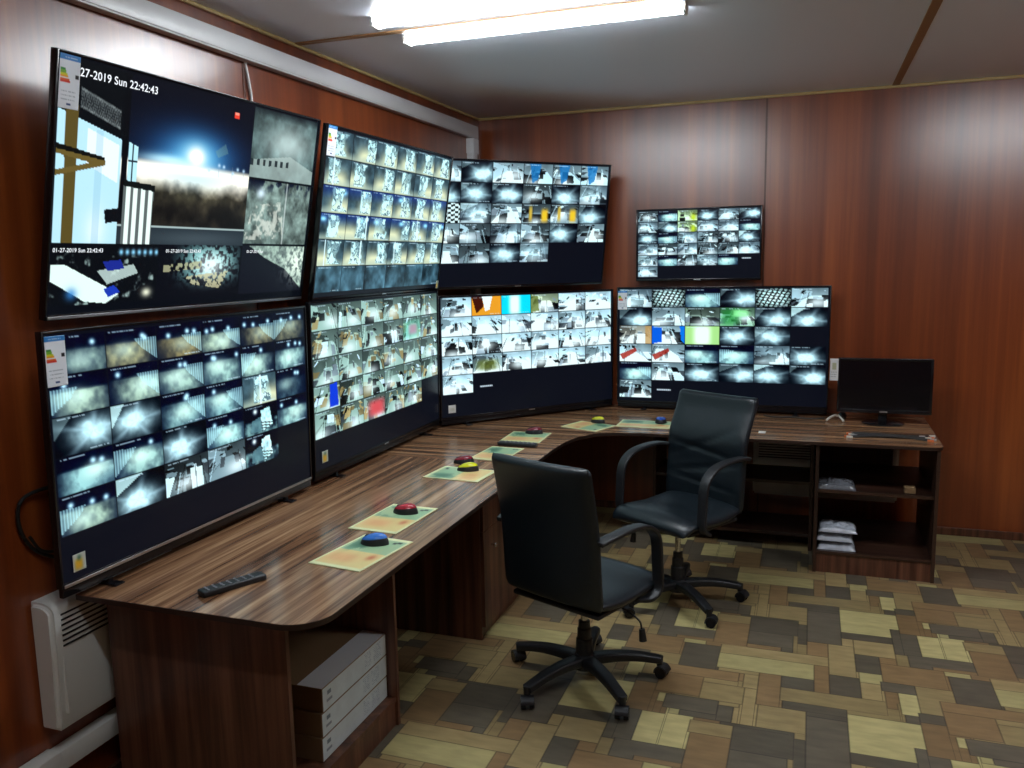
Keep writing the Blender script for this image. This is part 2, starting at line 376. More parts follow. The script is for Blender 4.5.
def dashes(im, row=1, col=(.8, .85, .9), x0=.05, x1=.5):
    h, w_ = im.shape[:2]; a, b = int(w_*x0), int(w_*x1)
    for x in range(a, b):
        if rng.random() < .75: im[row:row+1, x] = im[row:row+1, x]*.4+np.array(col)*.6
ICE = np.array((.70, .86, .86)); SAND = np.array((.80, .66, .42)); NIGHT = np.array((.03, .05, .10))
def c_road(h, w_, warm=0, side=None, bright=1.0, lights=True):
    U, V = uv(h, w_); im = np.zeros((h, w_, 3))+NIGHT*(1.2+.8*fbm(h, w_, 3)[..., None])
    hz = rng.uniform(.22, .38); cx = rng.uniform(.35, .65)
    g = np.clip((V-hz)/.10, 0, 1)*blob(U, V, cx, .72, .62, .55, 3)*(.65+.6*fbm(h, w_, 5))*bright
    col = ICE*(1-warm)+SAND*warm*1.05
    put(im, np.clip(g*.95, 0, 1)**1.7, np.clip(col*.92, 0, 1))
    k = blob(U, V, cx+rng.uniform(-.1, .1), hz+rng.uniform(.18, .38), .24, .22); put(im, np.clip(k*.7*bright*(1-.4*warm), 0, 1), (.93, 1, .94)); put(im, blob(U, V, rng.choice([0, 1]), 1, .3, .4)*.5, NIGHT*2)
    if lights:
        for _ in range(rng.integers(1, 4)):
            lx = rng.uniform(.1, .9); put(im, blob(U, V, lx, hz-rng.uniform(.0, .1), .05, .08), (.8, .93, 1))
    if side:      # fence running away along one side
        sgn = 1 if side == 'r' else -1; x0 = .5+sgn*.05; x1 = .5+sgn*.5
        m = poly(U, V, [(x0, hz), (x1, hz-.02), (x1, .95), (x0+sgn*.12, hz+.25)]); st = (.55+.45*np.sin(U*w_*2.2))
        put(im, m*(.15+.5*st), (.80, .95, .97))
    return im
def c_hut(h, w_):
    U, V = uv(h, w_); im = np.zeros((h, w_, 3))+NIGHT*1.3; n = fbm(h, w_, 5, 3)
    put(im, np.clip((V-.5)/.1, 0, 1)*np.clip(n*1.6-.3, 0, 1), ICE*.75)
    x = rng.uniform(.25, .6); m = poly(U+.12*(n-.5), V+.15*(n-.5), [(x, .2), (x+.28, .12), (x+.36, .8), (x+.05, .98)]); put(im, m*np.clip(.5+n*.8, 0, 1), (.86, 1, 1))
    put(im, poly(U, V+.1*(n-.5), [(x-.25, .5), (x, .42), (x+.08, .95), (x-.3, .9)])*.8, (.40, .52, .55)); put(im, blob(U, V, rng.uniform(.1, .9), .2, .06, .09), (1, 1, 1))
    for k in range(4): put(im, (np.abs(V-.62-.1*k-.3*(U-x)) < .02)*m*.8, (.05, .08, .12))
    return np.clip(im, 0, 1)
def c_mast(h, w_, blue=0):
    U, V = uv(h, w_); im = np.zeros((h, w_, 3))+np.array((.24, .30, .33))*(.6+.9*fbm(h, w_, 3)[..., None])
    put(im, np.clip(1-V*2.0, 0, 1)*blue*.8, (.10, .20, .50))
    cg = rng.uniform(.1, .9); put(im, np.clip(blob(U, V, cg, 1.05, .45, .60, 3)*1.2, 0, 1), (.88, .84, .70)); put(im, np.clip((V-.70)*3, 0, .7), (.72, .73, .66))
    if blue: put(im, blob(U, V, rng.uniform(.1, .9), .22, .12, .10), (.65, .88, 1))
    cx = rng.uniform(.35, .85); n = fbm(h, w_, 5, 3); n2 = fbm(h, w_, 3, 2)
    wd_ = .24+.22*(n2-.5)+.08*np.abs(V-.5); m = np.clip((wd_-np.abs(U-cx-.1*(n2-.5)))*16, 0, 1)*(V > .08)*(V < .93)
    put(im, m*np.clip(.45+1.6*(n-.35), .3, .95), (.84, .96, .97)); put(im, m*(np.abs(n-.5) < .045)*.75, (.25, .33, .38))
    if rng.random() < .3: put(im, (np.abs(U-rng.uniform(.05, .95)) < .022).astype(float)*.85, (.90, .95, .96))
    return np.clip(im, 0, 1)
def c_room(h, w_, base=.8, tint=(.85, .95, 1), warm=False):
    """busy indoor view: pale walls, bright floor in perspective, furniture, fittings"""
    U, V = uv(h, w_); tn = np.array(tint); im = np.zeros((h, w_, 3))+tn*base*(.55+.35*V[..., None]+.2*fbm(h, w_, 2)[..., None])
    vx, vy = rng.uniform(.25, .75), rng.uniform(.15, .35)
    put(im, poly(U, V, [(vx-.15, vy+.12), (vx+.15, vy+.12), (1.2, 1.1), (-.2, 1.1)])*.75, np.clip(tn*base*1.3, 0, 1))
    put(im, poly(U, V, [(0, 0), (vx-.12, vy-.1), (vx-.15, vy+.12), (0, rng.uniform(.6, 1))])*rng.uniform(.2, .8), tn*rng.choice([.15, .35, .95]))
    for _ in range(rng.integers(9, 16)):
        x, y = rng.uniform(0, 1), rng.uniform(.1, .95); k = .25+max(0, y-vy)*.9; a, b = rng.uniform(.06, .26)*k, rng.uniform(.12, .45)*k; s = (x-vx)*.25
        v = rng.choice([.04, .10, .30, .95, .55, .07]); col = np.array((v*.92, v*.98, min(1, v*1.05)))
        if warm and rng.random() < .35: col = np.array((.70, .60, .42))*rng.uniform(.6, 1.1)
        put(im, poly(U, V, [(x-a, y-b), (x+a, y-b*.8), (x+a+s, y+b*.6), (x-a+s, y+b*.7)])*.9, np.clip(col, 0, 1))
        if rng.random() < .6: put(im, poly(U, V, [(x-a, y-b), (x+a, y-b*.8), (x+a-s*.3, y-b*1.25), (x-a-s*.3, y-b*1.4)])*.9, np.clip(col*.5+.55*tn, 0, 1))
    for _ in range(rng.integers(2, 5)):
        x = rng.uniform(0, 1); put(im, (np.abs(U-x-(V-.5)*(x-vx)*.5) < .012).astype(float)*(V > rng.uniform(0, .4))*.6, tn*rng.choice([.05, 1]))
    put(im, blob(U, V, rng.uniform(.2, .8), rng.uniform(.6, 1), .3, .25)*.7, (1, 1, 1))
    return np.clip(im, 0, 1)
def c_glow(h, w_):
    U, V = uv(h, w_); im = np.zeros((h, w_, 3))+np.array((.04, .06, .09))
    cx, cy = rng.uniform(.35, .75), rng.uniform(.5, .75); ang = rng.uniform(0, PI)
    r = blob(U, V, cx, cy, .38, .36)*(.6+.7*fbm(h, w_, 4)); put(im, np.clip(r*1.25, 0, 1), (.86, .97, 1))
    st = np.clip(np.sin(np.arctan2(V-cy, U-cx)*5+ang*3), 0, 1)**4*blob(U, V, cx, cy, .7, .7); put(im, st*.5, (.75, .85, .9))
    put(im, poly(U, V, [(0, 0), (rng.uniform(.2, .6), 0), (0, rng.uniform(.3, .8))])*rng.choice([.7, 0, .3]), (.9, 1, 1))
    return np.clip(im, 0, 1)
def c_flat(col): 
    def f(h, w_):
        U, V = uv(h, w_); im = np.zeros((h, w_, 3))+np.array(col)*(.75+.4*fbm(h, w_, 2)[..., None]); put(im, blob(U, V, .5, .5, .3, .6)*.8, (1, 1, 1)); return np.clip(im, 0, 1)
    return f
def c_off(h, w_): return np.zeros((h, w_, 3))+np.array((.012, .02, .04))
OFF = (.025, .035, .075)
def mosaic(H_, W_, ncol, nrow, cells, off=OFF, gap=1, top=.012, bot=.03, side=.008):
    """cells(r, c) gives the painter of one camera picture or None"""
    im = np.zeros((H_, W_, 3))+np.array(off)
    y0, y1, x0, x1 = H_*top, H_*(1-bot), W_*side, W_*(1-side)
    for r in range(nrow):
        for c in range(ncol):
            f = cells(r, c)
            if f is None: continue
            a, b = int(x0+(x1-x0)*c/ncol)+gap, int(x0+(x1-x0)*(c+1)/ncol); p, q = int(y0+(y1-y0)*r/nrow)+gap, int(y0+(y1-y0)*(r+1)/nrow)
            s = f(q-p, b-a); dashes(s, 1, x0=.06, x1=.55); dashes(s, q-p-2, x0=.6, x1=.95) if rng.random() < .4 else None
            im[p:q, a:b] = np.clip((s-.45)*1.25+.45, 0, 1)*np.array((.90, .985, 1.0))
    return im

def pic_yard():           # upper near screen: one big night view, five small ones
    Hh, Ww = 252, 440; im = np.zeros((Hh, Ww, 3))+np.array((.02, .03, .06))
    # big picture: two thirds each way
    h, w_ = int(Hh*.70), int(Ww*.665); U, V = uv(h, w_); b = np.zeros((h, w_, 3))+np.array((.025, .035, .075))
    put(b, blob(U, V, .66, .42, .28, .20)*.8, (.08, .30, .62)); put(b, blob(U, V, .56, .47, .16, .05), (.6, .85, 1))
    g = np.clip((V-.47)/.03, 0, 1)*(V < .885)
    nn = fbm(h, w_, 9, 4); put(b, g, (.06, .055, .05)); put(b, np.clip(g*(nn-.35)*2.2*np.clip(1.6-(V-.47)*4.2, .25, 1), 0, 1), (.50, .46, .36)); put(b, np.clip(g*np.clip(1.5-np.abs(V-.52)*9+.8*(nn-.5), 0, 1), 0, 1), (1, 1, .95))
    put(b, g*blob(U, V, .6, .68, .4, .07)*.65*fbm(h, w_, 10), (.55, .52, .38))
    put(b, (V > .885).astype(float), (.13, .17, .20)); put(b, blob(U, V, .7, .96, .3, .06)*.35, (.45, .52, .55)); put(b, (np.abs(V-.885) < .006).astype(float)*.8, (.75, .85, .85))
    put(b, blob(U, V, .66, .42, .17, .14)*.8, (.40, .80, 1)); put(b, blob(U, V, .66, .42, .08, .09)*.9, (.70, .95, 1)); put(b, np.clip(blob(U, V, .66, .42, .042, .055)*1.8, 0, 1), (1, 1, 1)); put(b, blob(U, V, .52, .46, .12, .025)*.9, (.75, .95, 1)); put(b, np.clip(blob(U, V, .62, .51, .25, .035)*1.4, 0, 1), (1, 1, .98))
    for x, y in ((.80, .45), (.83, .455), (.92, .46), (.96, .465), (.74, .49), (.89, .49)): put(b, blob(U, V, x, y, .008, .012), (.75, .9, 1))
    for x in (.80, .885, .96): put(b, ((np.abs(U-x) < .002) & (V > .45) & (V < .53)).astype(float)*.4, (.5, .6, .7))
    put(b, poly(U, V, [(.77, .36), (.83, .30), (.85, .36), (.79, .40)])*.35, (.5, .65, .6))
    U = U/.88
    # pale container wall, post, beam, lattice and corrugated box
    put(b, poly(U, V, [(0, .27), (.31, .385), (.31, 1), (0, 1)]), (.72, .90, .96)); put(b, poly(U, V, [(.14, .35), (.30, .42), (.30, .64), (.14, .55)])*.75, (.97, 1, 1))
    put(b, blob(U, V, .2, .92, .05, .12)*.6, (.98, 1, 1)); put(b, (np.abs(U-.2) < .018)*(V > .35)*.35*(U < .31), (.55, .75, .85))
    put(b, poly(U, V, [(.0, 0.0), (.33, 0.0), (.33, .385), (0, .27)]), (.02, .035, .05))
    for k in range(14): put(b, (np.abs(V-.2-.42*(U-.12)-.05*np.sin(U*90+k)) < .006)*((U > .1) & (U < .3))*.22, (.75, .8, .8))
    put(b, poly(U, V, [(.035, .22), (.095, .24), (.095, 1), (.04, 1)]), (.34, .29, .13))
    put(b, poly(U, V, [(0, .475), (.235, .515), (.235, .545), (0, .63), (0, .60), (.16, .54), (0, .51)]), (.40, .34, .16)); put(b, poly(U, V, [(0, .455), (.23, .50), (.23, .52), (0, .485)]), (.05, .05, .03))
    put(b, poly(U, V, [(.315, 0), (.345, 0), (.345, .82), (.315, .86)]), (.015, .025, .04)); put(b, poly(U, V, [(.24, .80), (.345, .78), (.34, .86), (.25, .88)]), (.03, .04, .06))
    put(b, poly(U, V, [(.35, .39), (.40, .41), (.40, .63), (.35, .62)]), (.72, .92, .97)); put(b, ((np.abs(U-.375) < .004) | (np.abs(V-.5) < .006))*((U > .35) & (U < .4) & (V > .4) & (V < .63)), (.1, .15, .2))
    st = (np.sin((U-.35)*2*PI/.042) > -.15).astype(float); bx = poly(U, V, [(.335, .64), (.505, .66), (.50, 1), (.335, 1)]); put(b, bx, (.36, .40, .40)); put(b, bx*st, (.92, 1, .98)); put(b, poly(U, V, [(.335, .615), (.51, .63), (.51, .67), (.335, .65)]), (.04, .06, .06))
    put(b, ((U > .99) & (U < 1.025) & (V > .075) & (V < .115)).astype(float), (.90, .25, .18)); put(b, ((U > .993) & (U < 1.02) & (V > .075) & (V < .09)).astype(float)*.6, (1, .8, .7))
    im[3:3+h, 3:3+w_] = b
    def small(x0, y0, x1, y1, f):
        a, c, p, q = int(Ww*x0), int(Ww*x1), int(Hh*y0), int(Hh*y1); im[p:q, a:c] = f(*uv(q-p, c-a), q-p, c-a)
    def haze(U, V, h, w_):
        s = np.zeros((h, w_, 3))+np.array((.28, .36, .36))*(.2+1.6*fbm(h, w_, 5, 4)[..., None]); put(s, blob(U, V, .55, .45, .35, .28)*.75, (.85, .95, .94))
        put(s, poly(U, V, [(0, .75), (.6, .62), (1, .8), (1, 1), (0, 1)])*.6, (.72, .8, .78)); put(s, ((np.abs(V-.78+.05*U) < .045) & (np.sin(U*70) > .1) & (U < .6)).astype(float)*.8, (.05, .08, .1)); put(s, np.clip(.12-V, 0, 1)*6, (.04, .06, .08)); return np.clip(s, 0, 1)
    small(.672, .012, .992, .36, haze)
    def haze2(U, V, h, w_):
        s = np.zeros((h, w_, 3))+np.array((.42, .50, .48))*(.3+1.3*fbm(h, w_, 8, 4)[..., None]); put(s, np.clip(.22-V, 0, 1)*5*np.clip((fbm(h, w_, 9)-.4)*6, 0, 1), (.03, .06, .14)); put(s, blob(U, V, .2, .2, .06, .08), (.85, .95, 1))
        put(s, ((np.abs(U-.6) < .012)).astype(float)*.5, (.9, .95, .95)); put(s, poly(U, V, [(.1, .4), (.55, .3), (.6, .9), (.0, .95)])*.6*np.clip((fbm(h, w_, 12)-.42)*5, 0, 1), (.95, .97, .92)); return np.clip(s, 0, 1)
    small(.672, .37, .992, .70, haze2)
    def lot(U, V, h, w_):
        s = np.zeros((h, w_, 3))+np.array((.02, .03, .05)); n = fbm(h, w_, 7)
        n3 = fbm(h, w_, 10, 3); put(s, np.clip((n3-.55)*5, 0, 1)*(V > .12)*np.clip((n-.5)*6, 0, 1)*.8, (.70, .82, .80)); put(s, poly(U, V, [(0, .35), (.12, .35), (.62, .85), (.5, 1), (.3, .95), (0, .6)]), (.88, .98, .96)); put(s, poly(U, V, [(.4, .45), (.75, .35), (.8, .5), (.5, .68)])*.8, (.80, .90, .88))
        for x in np.arange(.62, 1, .06): put(s, blob(U, V, x, .14, .02, .05), (.55, .85, 1))
        put(s, poly(U, V, [(.45, .30), (.62, .27), (.66, .42), (.5, .46)]), (.10, .16, .55)); put(s, poly(U, V, [(.47, .76), (.57, .70), (.63, .82), (.52, .9)]), (.10, .22, .70)); put(s, blob(U, V, .9, .85, .05, .08), (.9, .92, .82)); put(s, blob(U, V, .18, .82, .05, .1)*.8, (.2, .5, .8)); return s
    small(.008, .712, .332, .965, lot)
    def tree(U, V, h, w_):
        s = np.zeros((h, w_, 3))+np.array((.025, .03, .06)); n = fbm(h, w_, 16, 3)
        put(s, np.clip(blob(U, V, .6, .35, .34, .35, 3)*np.clip((n-.40)*7, 0, 1), 0, 1), (.55, .85, .85)); put(s, np.clip(blob(U, V, .62, .4, .2, .25)*(n+.4), 0, 1), (.92, 1, 1)); put(s, poly(U, V, [(.05, .38), (.5, .3), (.5, .45), (.05, .5)])*(n > .45)*.8, (.7, .7, .55)); put(s, poly(U, V, [(.3, .6), (.85, .5), (.75, .85), (.4, .75)])*(n > .5)*.8, (.78, .76, .6)); return s
    small(.340, .712, .665, .965, tree)
    def edge(U, V, h, w_):
        s = np.zeros((h, w_, 3))+np.array((.06, .07, .11)); n = fbm(h, w_, 14); put(s, poly(U, V, [(.1, 0), (1, 0), (1, .95), (.7, .5), (.35, .25)])*(.3+n)*.9, (.70, .82, .76)); put(s, blob(U, V, .9, .35, .2, .35)*np.clip((n-.4)*6, 0, 1), (.93, 1, .94)); return np.clip(s, 0, 1)
    small(.672, .712, .992, .965, edge)
    return im

def caption(im, u, v, wd_=.07):
    h, w_ = im.shape[:2]; y = int(v*h); x0 = int(u*w_)
    for x in range(x0, x0+int(wd_*w_)): im[y:y+2, x] = (.75, .82, .88) if x % 3 else (.4, .45, .5)
    return im
def pk(table, default=None): return lambda r, c: table.get((r, c), default(r, c) if default else None)
def L1cells(r, c):
    if r > 4 or (r == 4 and c > 4): return None
    sp = {(0, 0): lambda h, w_: c_road(h, w_, .25, None, .8), (0, 1): lambda h, w_: c_road(h, w_, .7, 'r', .95), (0, 2): lambda h, w_: c_road(h, w_, .9, 'r', .9), (0, 3): lambda h, w_: c_road(h, w_, .35, 'r'),
          (0, 4): lambda h, w_: c_road(h, w_, .8, 'r', .8), (0, 5): lambda h, w_: c_road(h, w_, .7, 'l', .8), (1, 0): lambda h, w_: c_road(h, w_, .3, 'l', 1.1), (1, 1): lambda h, w_: c_road(h, w_, .3, 'r', 1.1),
          (2, 0): c_glow, (2, 5): lambda h, w_: c_road(h, w_, .0, None, .6), (3, 0): lambda h, w_: c_road(h, w_, 0, None, 1.2), (3, 1): lambda h, w_: c_road(h, w_, .1, 'l', 1.1), (3, 2): c_glow, (3, 3): lambda h, w_: c_road(h, w_, 0, 'l', 1.1), (3, 4): c_hut, (2, 1): c_glow, (2, 4): c_mast,
          (4, 0): lambda h, w_: c_road(h, w_, .3, 'l'), (4, 1): c_glow, (4, 2): lambda h, w_: c_room(h, w_, .35), (4, 3): lambda h, w_: c_room(h, w_, .5), (4, 4): c_hut}
    return sp.get((r, c), lambda h, w_: c_road(h, w_, rng.uniform(0, .25), rng.choice([None, 'r', 'l']), 1.05))
def L2cells(r, c):
    if r > 4 or (r == 4 and c > 4): return None
    base = lambda h, w_: c_room(h, w_, .62, (.86, .98, .93), True)
    def wrap(h, w_):
        s = base(h, w_); U, V = uv(h, w_)
        if (r, c) == (3, 0): put(s, poly(U, V, [(.62, .05), (.9, .0), (.95, .95), (.6, .95)]), (.12, .28, .80))
        if (r, c) == (4, 2): put(s, blob(U, V, .6, .55, .4, .35, 4), (.86, .36, .38))
        if (r, c) == (1, 4): put(s, blob(U, V, .5, .55, .5, .42, 4)*.8, (.45, .78, .66)); put(s, blob(U, V, .55, .55, .25, .25, 4)*.7, (.80, .50, .62))
        return s*.95
    return wrap
def U2cells(r, c):
    if r == 5: return lambda h, w_: np.clip(np.zeros((h, w_, 3))+np.array((.30, .40, .45))*(.3+1.2*fbm(h, w_, 2)[..., None]), 0, 1)  # blank bottom row: bluish reflection haze painted in, no camera picture
    return lambda h, w_: c_mast(h, w_, .9 if r in (2, 3) else 0)
def U3cells(r, c):
    if r > 4 or (r == 4 and c > 3): return None
    def chk(h, w_): U, V = uv(h, w_); return np.stack([.1+.85*((np.sin(U*26) > 0) ^ (np.sin(V*26+U*6) > 0))]*3, -1)*np.array((.9, .97, 1))
    def amber(h, w_): s = c_room(h, w_, .5); U, V = uv(h, w_); put(s, blob(U, V, .8, .6, .12, .35, 4), (.95, .72, .22)); put(s, blob(U, V, .3, .5, .06, .4, 4), (.8, .65, .3)); return s
    def blue(h, w_): s = c_room(h, w_, .75); U, V = uv(h, w_); put(s, poly(U, V, [(.2, 0), (.6, 0), (.5, .8), (.3, 1)])*.8, (.15, .45, .68)); return s
    sp = {(2, 0): chk, (2, 3): amber, (2, 4): amber, (0, 3): blue, (0, 4): blue, (0, 5): blue, (0, 1): c_glow, (1, 1): c_glow, (1, 2): c_glow, (1, 4): c_glow, (3, 4): c_glow, (3, 5): c_room}
    return sp.get((r, c), lambda h, w_: c_room(h, w_, .85) if rng.random() < .45 else c_any(h, w_))
def L3cells(r, c):
    if r > 4 or (r == 4 and c > 0): return None
    def orange(h, w_): U, V = uv(h, w_); s = np.zeros((h, w_, 3))+np.array((.88, .58, .20)); put(s, poly(U, V, [(.0, 0), (.35, 0), (.4, .55), (.15, .9)]), (.30, .14, .08)); put(s, poly(U, V, [(.35, 0), (.7, 0), (.6, .7), (.45, .8)]), (.98, .96, .90)); return s
    def cyan(h, w_): U, V = uv(h, w_); s = np.zeros((h, w_, 3))+np.array((.08, .78, .88)); put(s, blob(U, V, .45, .5, .2, .7, 4), (.95, 1, 1)); return s
    def olive(h, w_): s = c_room(h, w_, .8, (.95, 1, .85)); U, V = uv(h, w_); put(s, poly(U, V, [(0, 0), (.25, .1), (.3, .9), (0, 1)])*.8, (.42, .45, .24)); return s
    def straw(h, w_): s = c_room(h, w_, .9); U, V = uv(h, w_); put(s, blob(U, V, .5, .6, .4, .3, 4)*(.5+.6*fbm(h, w_, 9)), (.42, .44, .24)); return s
    sp = {(0, 1): orange, (0, 2): cyan, (0, 3): olive, (3, 1): straw}
    return sp.get((r, c), lambda h, w_: np.clip(c_room(h, w_, 1.05)*1.1, 0, 1))
def L4cells(r, c):
    if r > 5 or (r == 5 and c > 0) or (r, c) == (2, 5): return None
    def hexes(h, w_): U, V = uv(h, w_); return np.stack([.2+.75*((np.sin(U*45+V*14) > -.2) & (np.sin(V*40-U*10) > -.5))]*3, -1)*np.array((.9, 1, 1))*np.clip(blob(U, V, .5, .5, .55, .55, 4), .1, 1)[..., None]
    def green(h, w_): s = c_room(h, w_, .6, (.8, 1, .85)); U, V = uv(h, w_); put(s, blob(U, V, .3, .5, .3, .5, 4)*.7, (.15, .50, .22)); put(s, blob(U, V, .6, .3, .25, .2, 4)*.8, (.65, .95, .65)); return s
    def lime(h, w_): U, V = uv(h, w_); s = np.zeros((h, w_, 3))+np.array((.66, .80, .52)); put(s, blob(U, V, .5, .5, .25, .6, 4), (.95, 1, .92)); return s
    def bluer(h, w_): U, V = uv(h, w_); s = c_room(h, w_, .95); put(s, poly(U, V, [(0, 0), (.3, .1), (.3, .9), (0, 1)]), (.10, .38, .78)); put(s, poly(U, V, [(.85, 0), (1, 0), (1, 1), (.9, .8)]), (.1, .45, .8)); return s
    def red(h, w_): s = c_room(h, w_, .85); U, V = uv(h, w_); put(s, poly(U, V, [(0, .6), (.5, .2), (.55, .4), (.1, .9)])*.8, (.62, .16, .12)); return s
    def tan(h, w_): s = c_room(h, w_, .85, (1, .96, .9)); U, V = uv(h, w_); put(s, (U > .8).astype(float)*.8, (.72, .55, .36)); return s
    sp = {(0, 1): hexes, (0, 4): hexes, (1, 3): green, (1, 0): c_glow, (1, 2): lambda h, w_: c_room(h, w_, .5, (.85, .95, .88)), (2, 2): lime, (2, 1): bluer, (2, 0): tan, (3, 0): red, (3, 1): red, (1, 1): c_room, (0, 5): c_room, (5, 0): c_room, (4, 1): c_room}
    return sp.get((r, c), c_any)
def c_any(h, w_):
    k = rng.random()
    if k < .35: return c_glow(h, w_)
    if k < .55: return c_road(h, w_, 0, rng.choice([None, 'r', 'l']), 1.15, False)
    if k < .75: return c_room(h, w_, .45)
    return np.clip(c_room(h, w_, .9)*.6+c_glow(h, w_)*.5, 0, 1)
def Scells(r, c):
    if r > 5 or (r == 5 and c > 0) or (r == 4 and c == 5): return None
    def yel(h, w_): s = c_room(h, w_, .7, (.9, 1, .8)); U, V = uv(h, w_); put(s, blob(U, V, .8, .7, .15, .4), (.75, .8, .2)); return s
    return {(0, 2): yel, (1, 2): yel}.get((r, c), c_any)

# ---------------------------------------------------------------- televisions
def sticker_img(kind):
    if kind == 'energy':
        h, w_ = 54, 30; U, V = uv(h, w_); s = np.zeros((h, w_, 3))+np.array((.93, .95, .98))
        put(s, (V < .12).astype(float), (.18, .50, .78)); dashes(s, 3, (1, 1, 1), .15, .85)
        for k, col in enumerate(((.15, .55, .25), (.45, .70, .20), (.85, .85, .15), (.95, .65, .15), (.90, .40, .15), (.85, .15, .12))):
            put(s, ((V > .26+.045*k) & (V < .26+.045*(k+1)-.006) & (U > .08) & (U < .30+.05*k)).astype(float), col)
        put(s, ((V > .36) & (V < .42) & (U > .78) & (U < .94)).astype(float), (.05, .05, .08)); put(s, ((V > .88) & (V < .93) & (U > .4) & (U < .6)).astype(float), (.1, .25, .5))
        for r in (36, 40, 44): dashes(s, r, (.5, .55, .6), .15, .8)
        return s
    if kind == 'tag':
        h, w_ = 40, 18; U, V = uv(h, w_); s = np.zeros((h, w_, 3))+.85; put(s, ((V > .2) & (V < .5) & (U > .3) & (U < .7)).astype(float)*.6, (.6, .6, .4))
        for r in (24, 28, 32): dashes(s, r, (.4, .4, .4), .15, .85)
        return s
    h, w_ = 20, 20; U, V = uv(h, w_)
    s = np.zeros((h, w_, 3))+np.array((.80, .82, .78) if kind == 'yellow' else (.88, .88, .86))
    if kind == 'yellow': put(s, blob(U, V, .45, .6, .3, .3, 4), (.92, .72, .15)); put(s, blob(U, V, .5, .25, .15, .15), (.3, .5, .4))
    else: put(s, blob(U, V, .5, .55, .3, .2, 4)*.6, (.7, .7, .62))
    return s
def tvM(x, y, z, a, tilt):
    X = Vector((math.sin(a), math.cos(a), 0)); n = Vector((math.cos(a), -math.sin(a), 0)); Z = Vector((0, 0, math.cos(tilt)))+n*math.sin(tilt); Y = Z.cross(X)
    return Matrix(((X.x, Y.x, Z.x, x), (X.y, Y.y, Z.y, y), (X.z, Y.z, Z.z, z), (0, 0, 0, 1)))
def tv(label, x, y, z, a, tilt, w_, img, group=None, feet=False, stickers=(), strip=False, texts=(), bz=.008, bb=.016, mount=.05, hh=None, cat='television', led=.5, name='television'):
    h = hh or w_*.577
    t = thing(name, label, cat, M=tvM(x, y, z, a, tilt), group=group)
    # local: x along the width, z up, -y out of the picture
    bm = B(); d = .022
    box(bm, (0, -.003, 0), (bz, d, h), .002); box(bm, (w_-bz, -.003, 0), (w_, d, h), .002)
    box(bm, (bz-.001, -.003, h-bz), (w_-bz+.001, d, h), .002); box(bm, (bz-.001, -.003, 0), (w_-bz+.001, d, bb), .002)
    box(bm, (bz*.5, .004, bb*.5), (w_-bz*.5, d, h-bz*.5))
    if feet: box(bm, (.004, .0, -.030), (w_-.004, d-.004, .002), .003)
    obj('bezel', bm, m_black, t, True)
    bm = B(); 
    box(bm, (w_*.12, d-.001, h*.08), (w_*.88, d+.018, h*.62), .012); obj('rear_housing', bm, m_blackm, t)
    if mount:
        bm = B(); 
        for sx in (.40, .60): box(bm, (w_*sx-.015, d+.017, h*.2), (w_*sx+.015, d+.017+mount*.4, h*.6), .003)
        box(bm, (w_*.39, d+.017, h*.36), (w_*.61, d+.017+mount*.4, h*.44), .003)
        obj('wall_bracket', bm, m_blackm, t)
    sw, sh = w_-2*bz, h-bz-bb
    scr = grid_mesh('screen', img, sw, sh, m_screen, t, (bz, .0015, bb)) if img is not None else None
    if scr is None:
        bm = B(); box(bm, (bz, .001, bb), (w_-bz, .004, h-bz)); obj('screen', bm, m_off, t)
    if strip:
        bm = B(); box(bm, (bz, -.0060, .002), (w_-bz, -.0025, .012), .001); s = obj('trim_strip', bm, m_silver, t); s['label'] = 'silver strip along the lower bezel'
    bm = B(); box(bm, (w_*led-.022, -.0045, .004), (w_*led+.022, -.0028, .010), .0005); obj('badge', bm, m_silver, t)
    if feet:
        for sx in (.14, .86):
            bm = B(); prism(bm, [(w_*sx-.02, -.035), (w_*sx+.02, -.035), (w_*sx+.012, .05), (w_*sx-.012, .05)], -z+T+.001, -z+T+.008, bev=.002)
            box(bm, (w_*sx-.010, .002, -z+T+.006), (w_*sx+.010, .018, .004), .002); obj('foot', bm, m_black, t)
    for kind, sx, sz, sw_, sh_ in stickers:
        nm = {'energy': 'energy_label', 'tag': 'paper_tag', 'yellow': 'sticker', 'white': 'sticker'}[kind]
        lb = {'energy': 'white energy label with a coloured rating scale', 'tag': 'white paper tag', 'yellow': 'small pale sticker with a yellow mark', 'white': 'small white sticker'}[kind]
        s = grid_mesh(nm, sticker_img(kind), sw_, sh_, m_print, t, (sx, -.0035, sz)); s['label'] = lb
        sm = s.modifiers.new('t', 'SOLIDIFY'); sm.thickness = .0006
    for body, tx, tz, size in texts:
        cu = bpy.data.curves.new('timestamp', 'FONT'); cu.body = body; cu.size = size; cu.extrude = .0001; cu.offset = size*.012; cu.space_character = 1.05
        o = bpy.data.objects.new('timestamp', cu); C.collection.objects.link(o); dg = bpy.context.evaluated_depsgraph_get(); me = bpy.data.meshes.new_from_object(o.evaluated_get(dg)); bpy.data.objects.remove(o)
        me.materials.clear(); me.materials.append(m_text); o = link(bpy.data.objects.new('timestamp', me), t); o.matrix_local = Matrix.Translation((tx, .0008, tz)) @ Matrix.Rotation(PI/2, 4, 'X')
        o['label'] = 'white date and time lettering on the screen'
    return t
HP = PI/2
TVs = 'televisions showing camera pictures'
W6 = 1.362; h6 = W6*.577
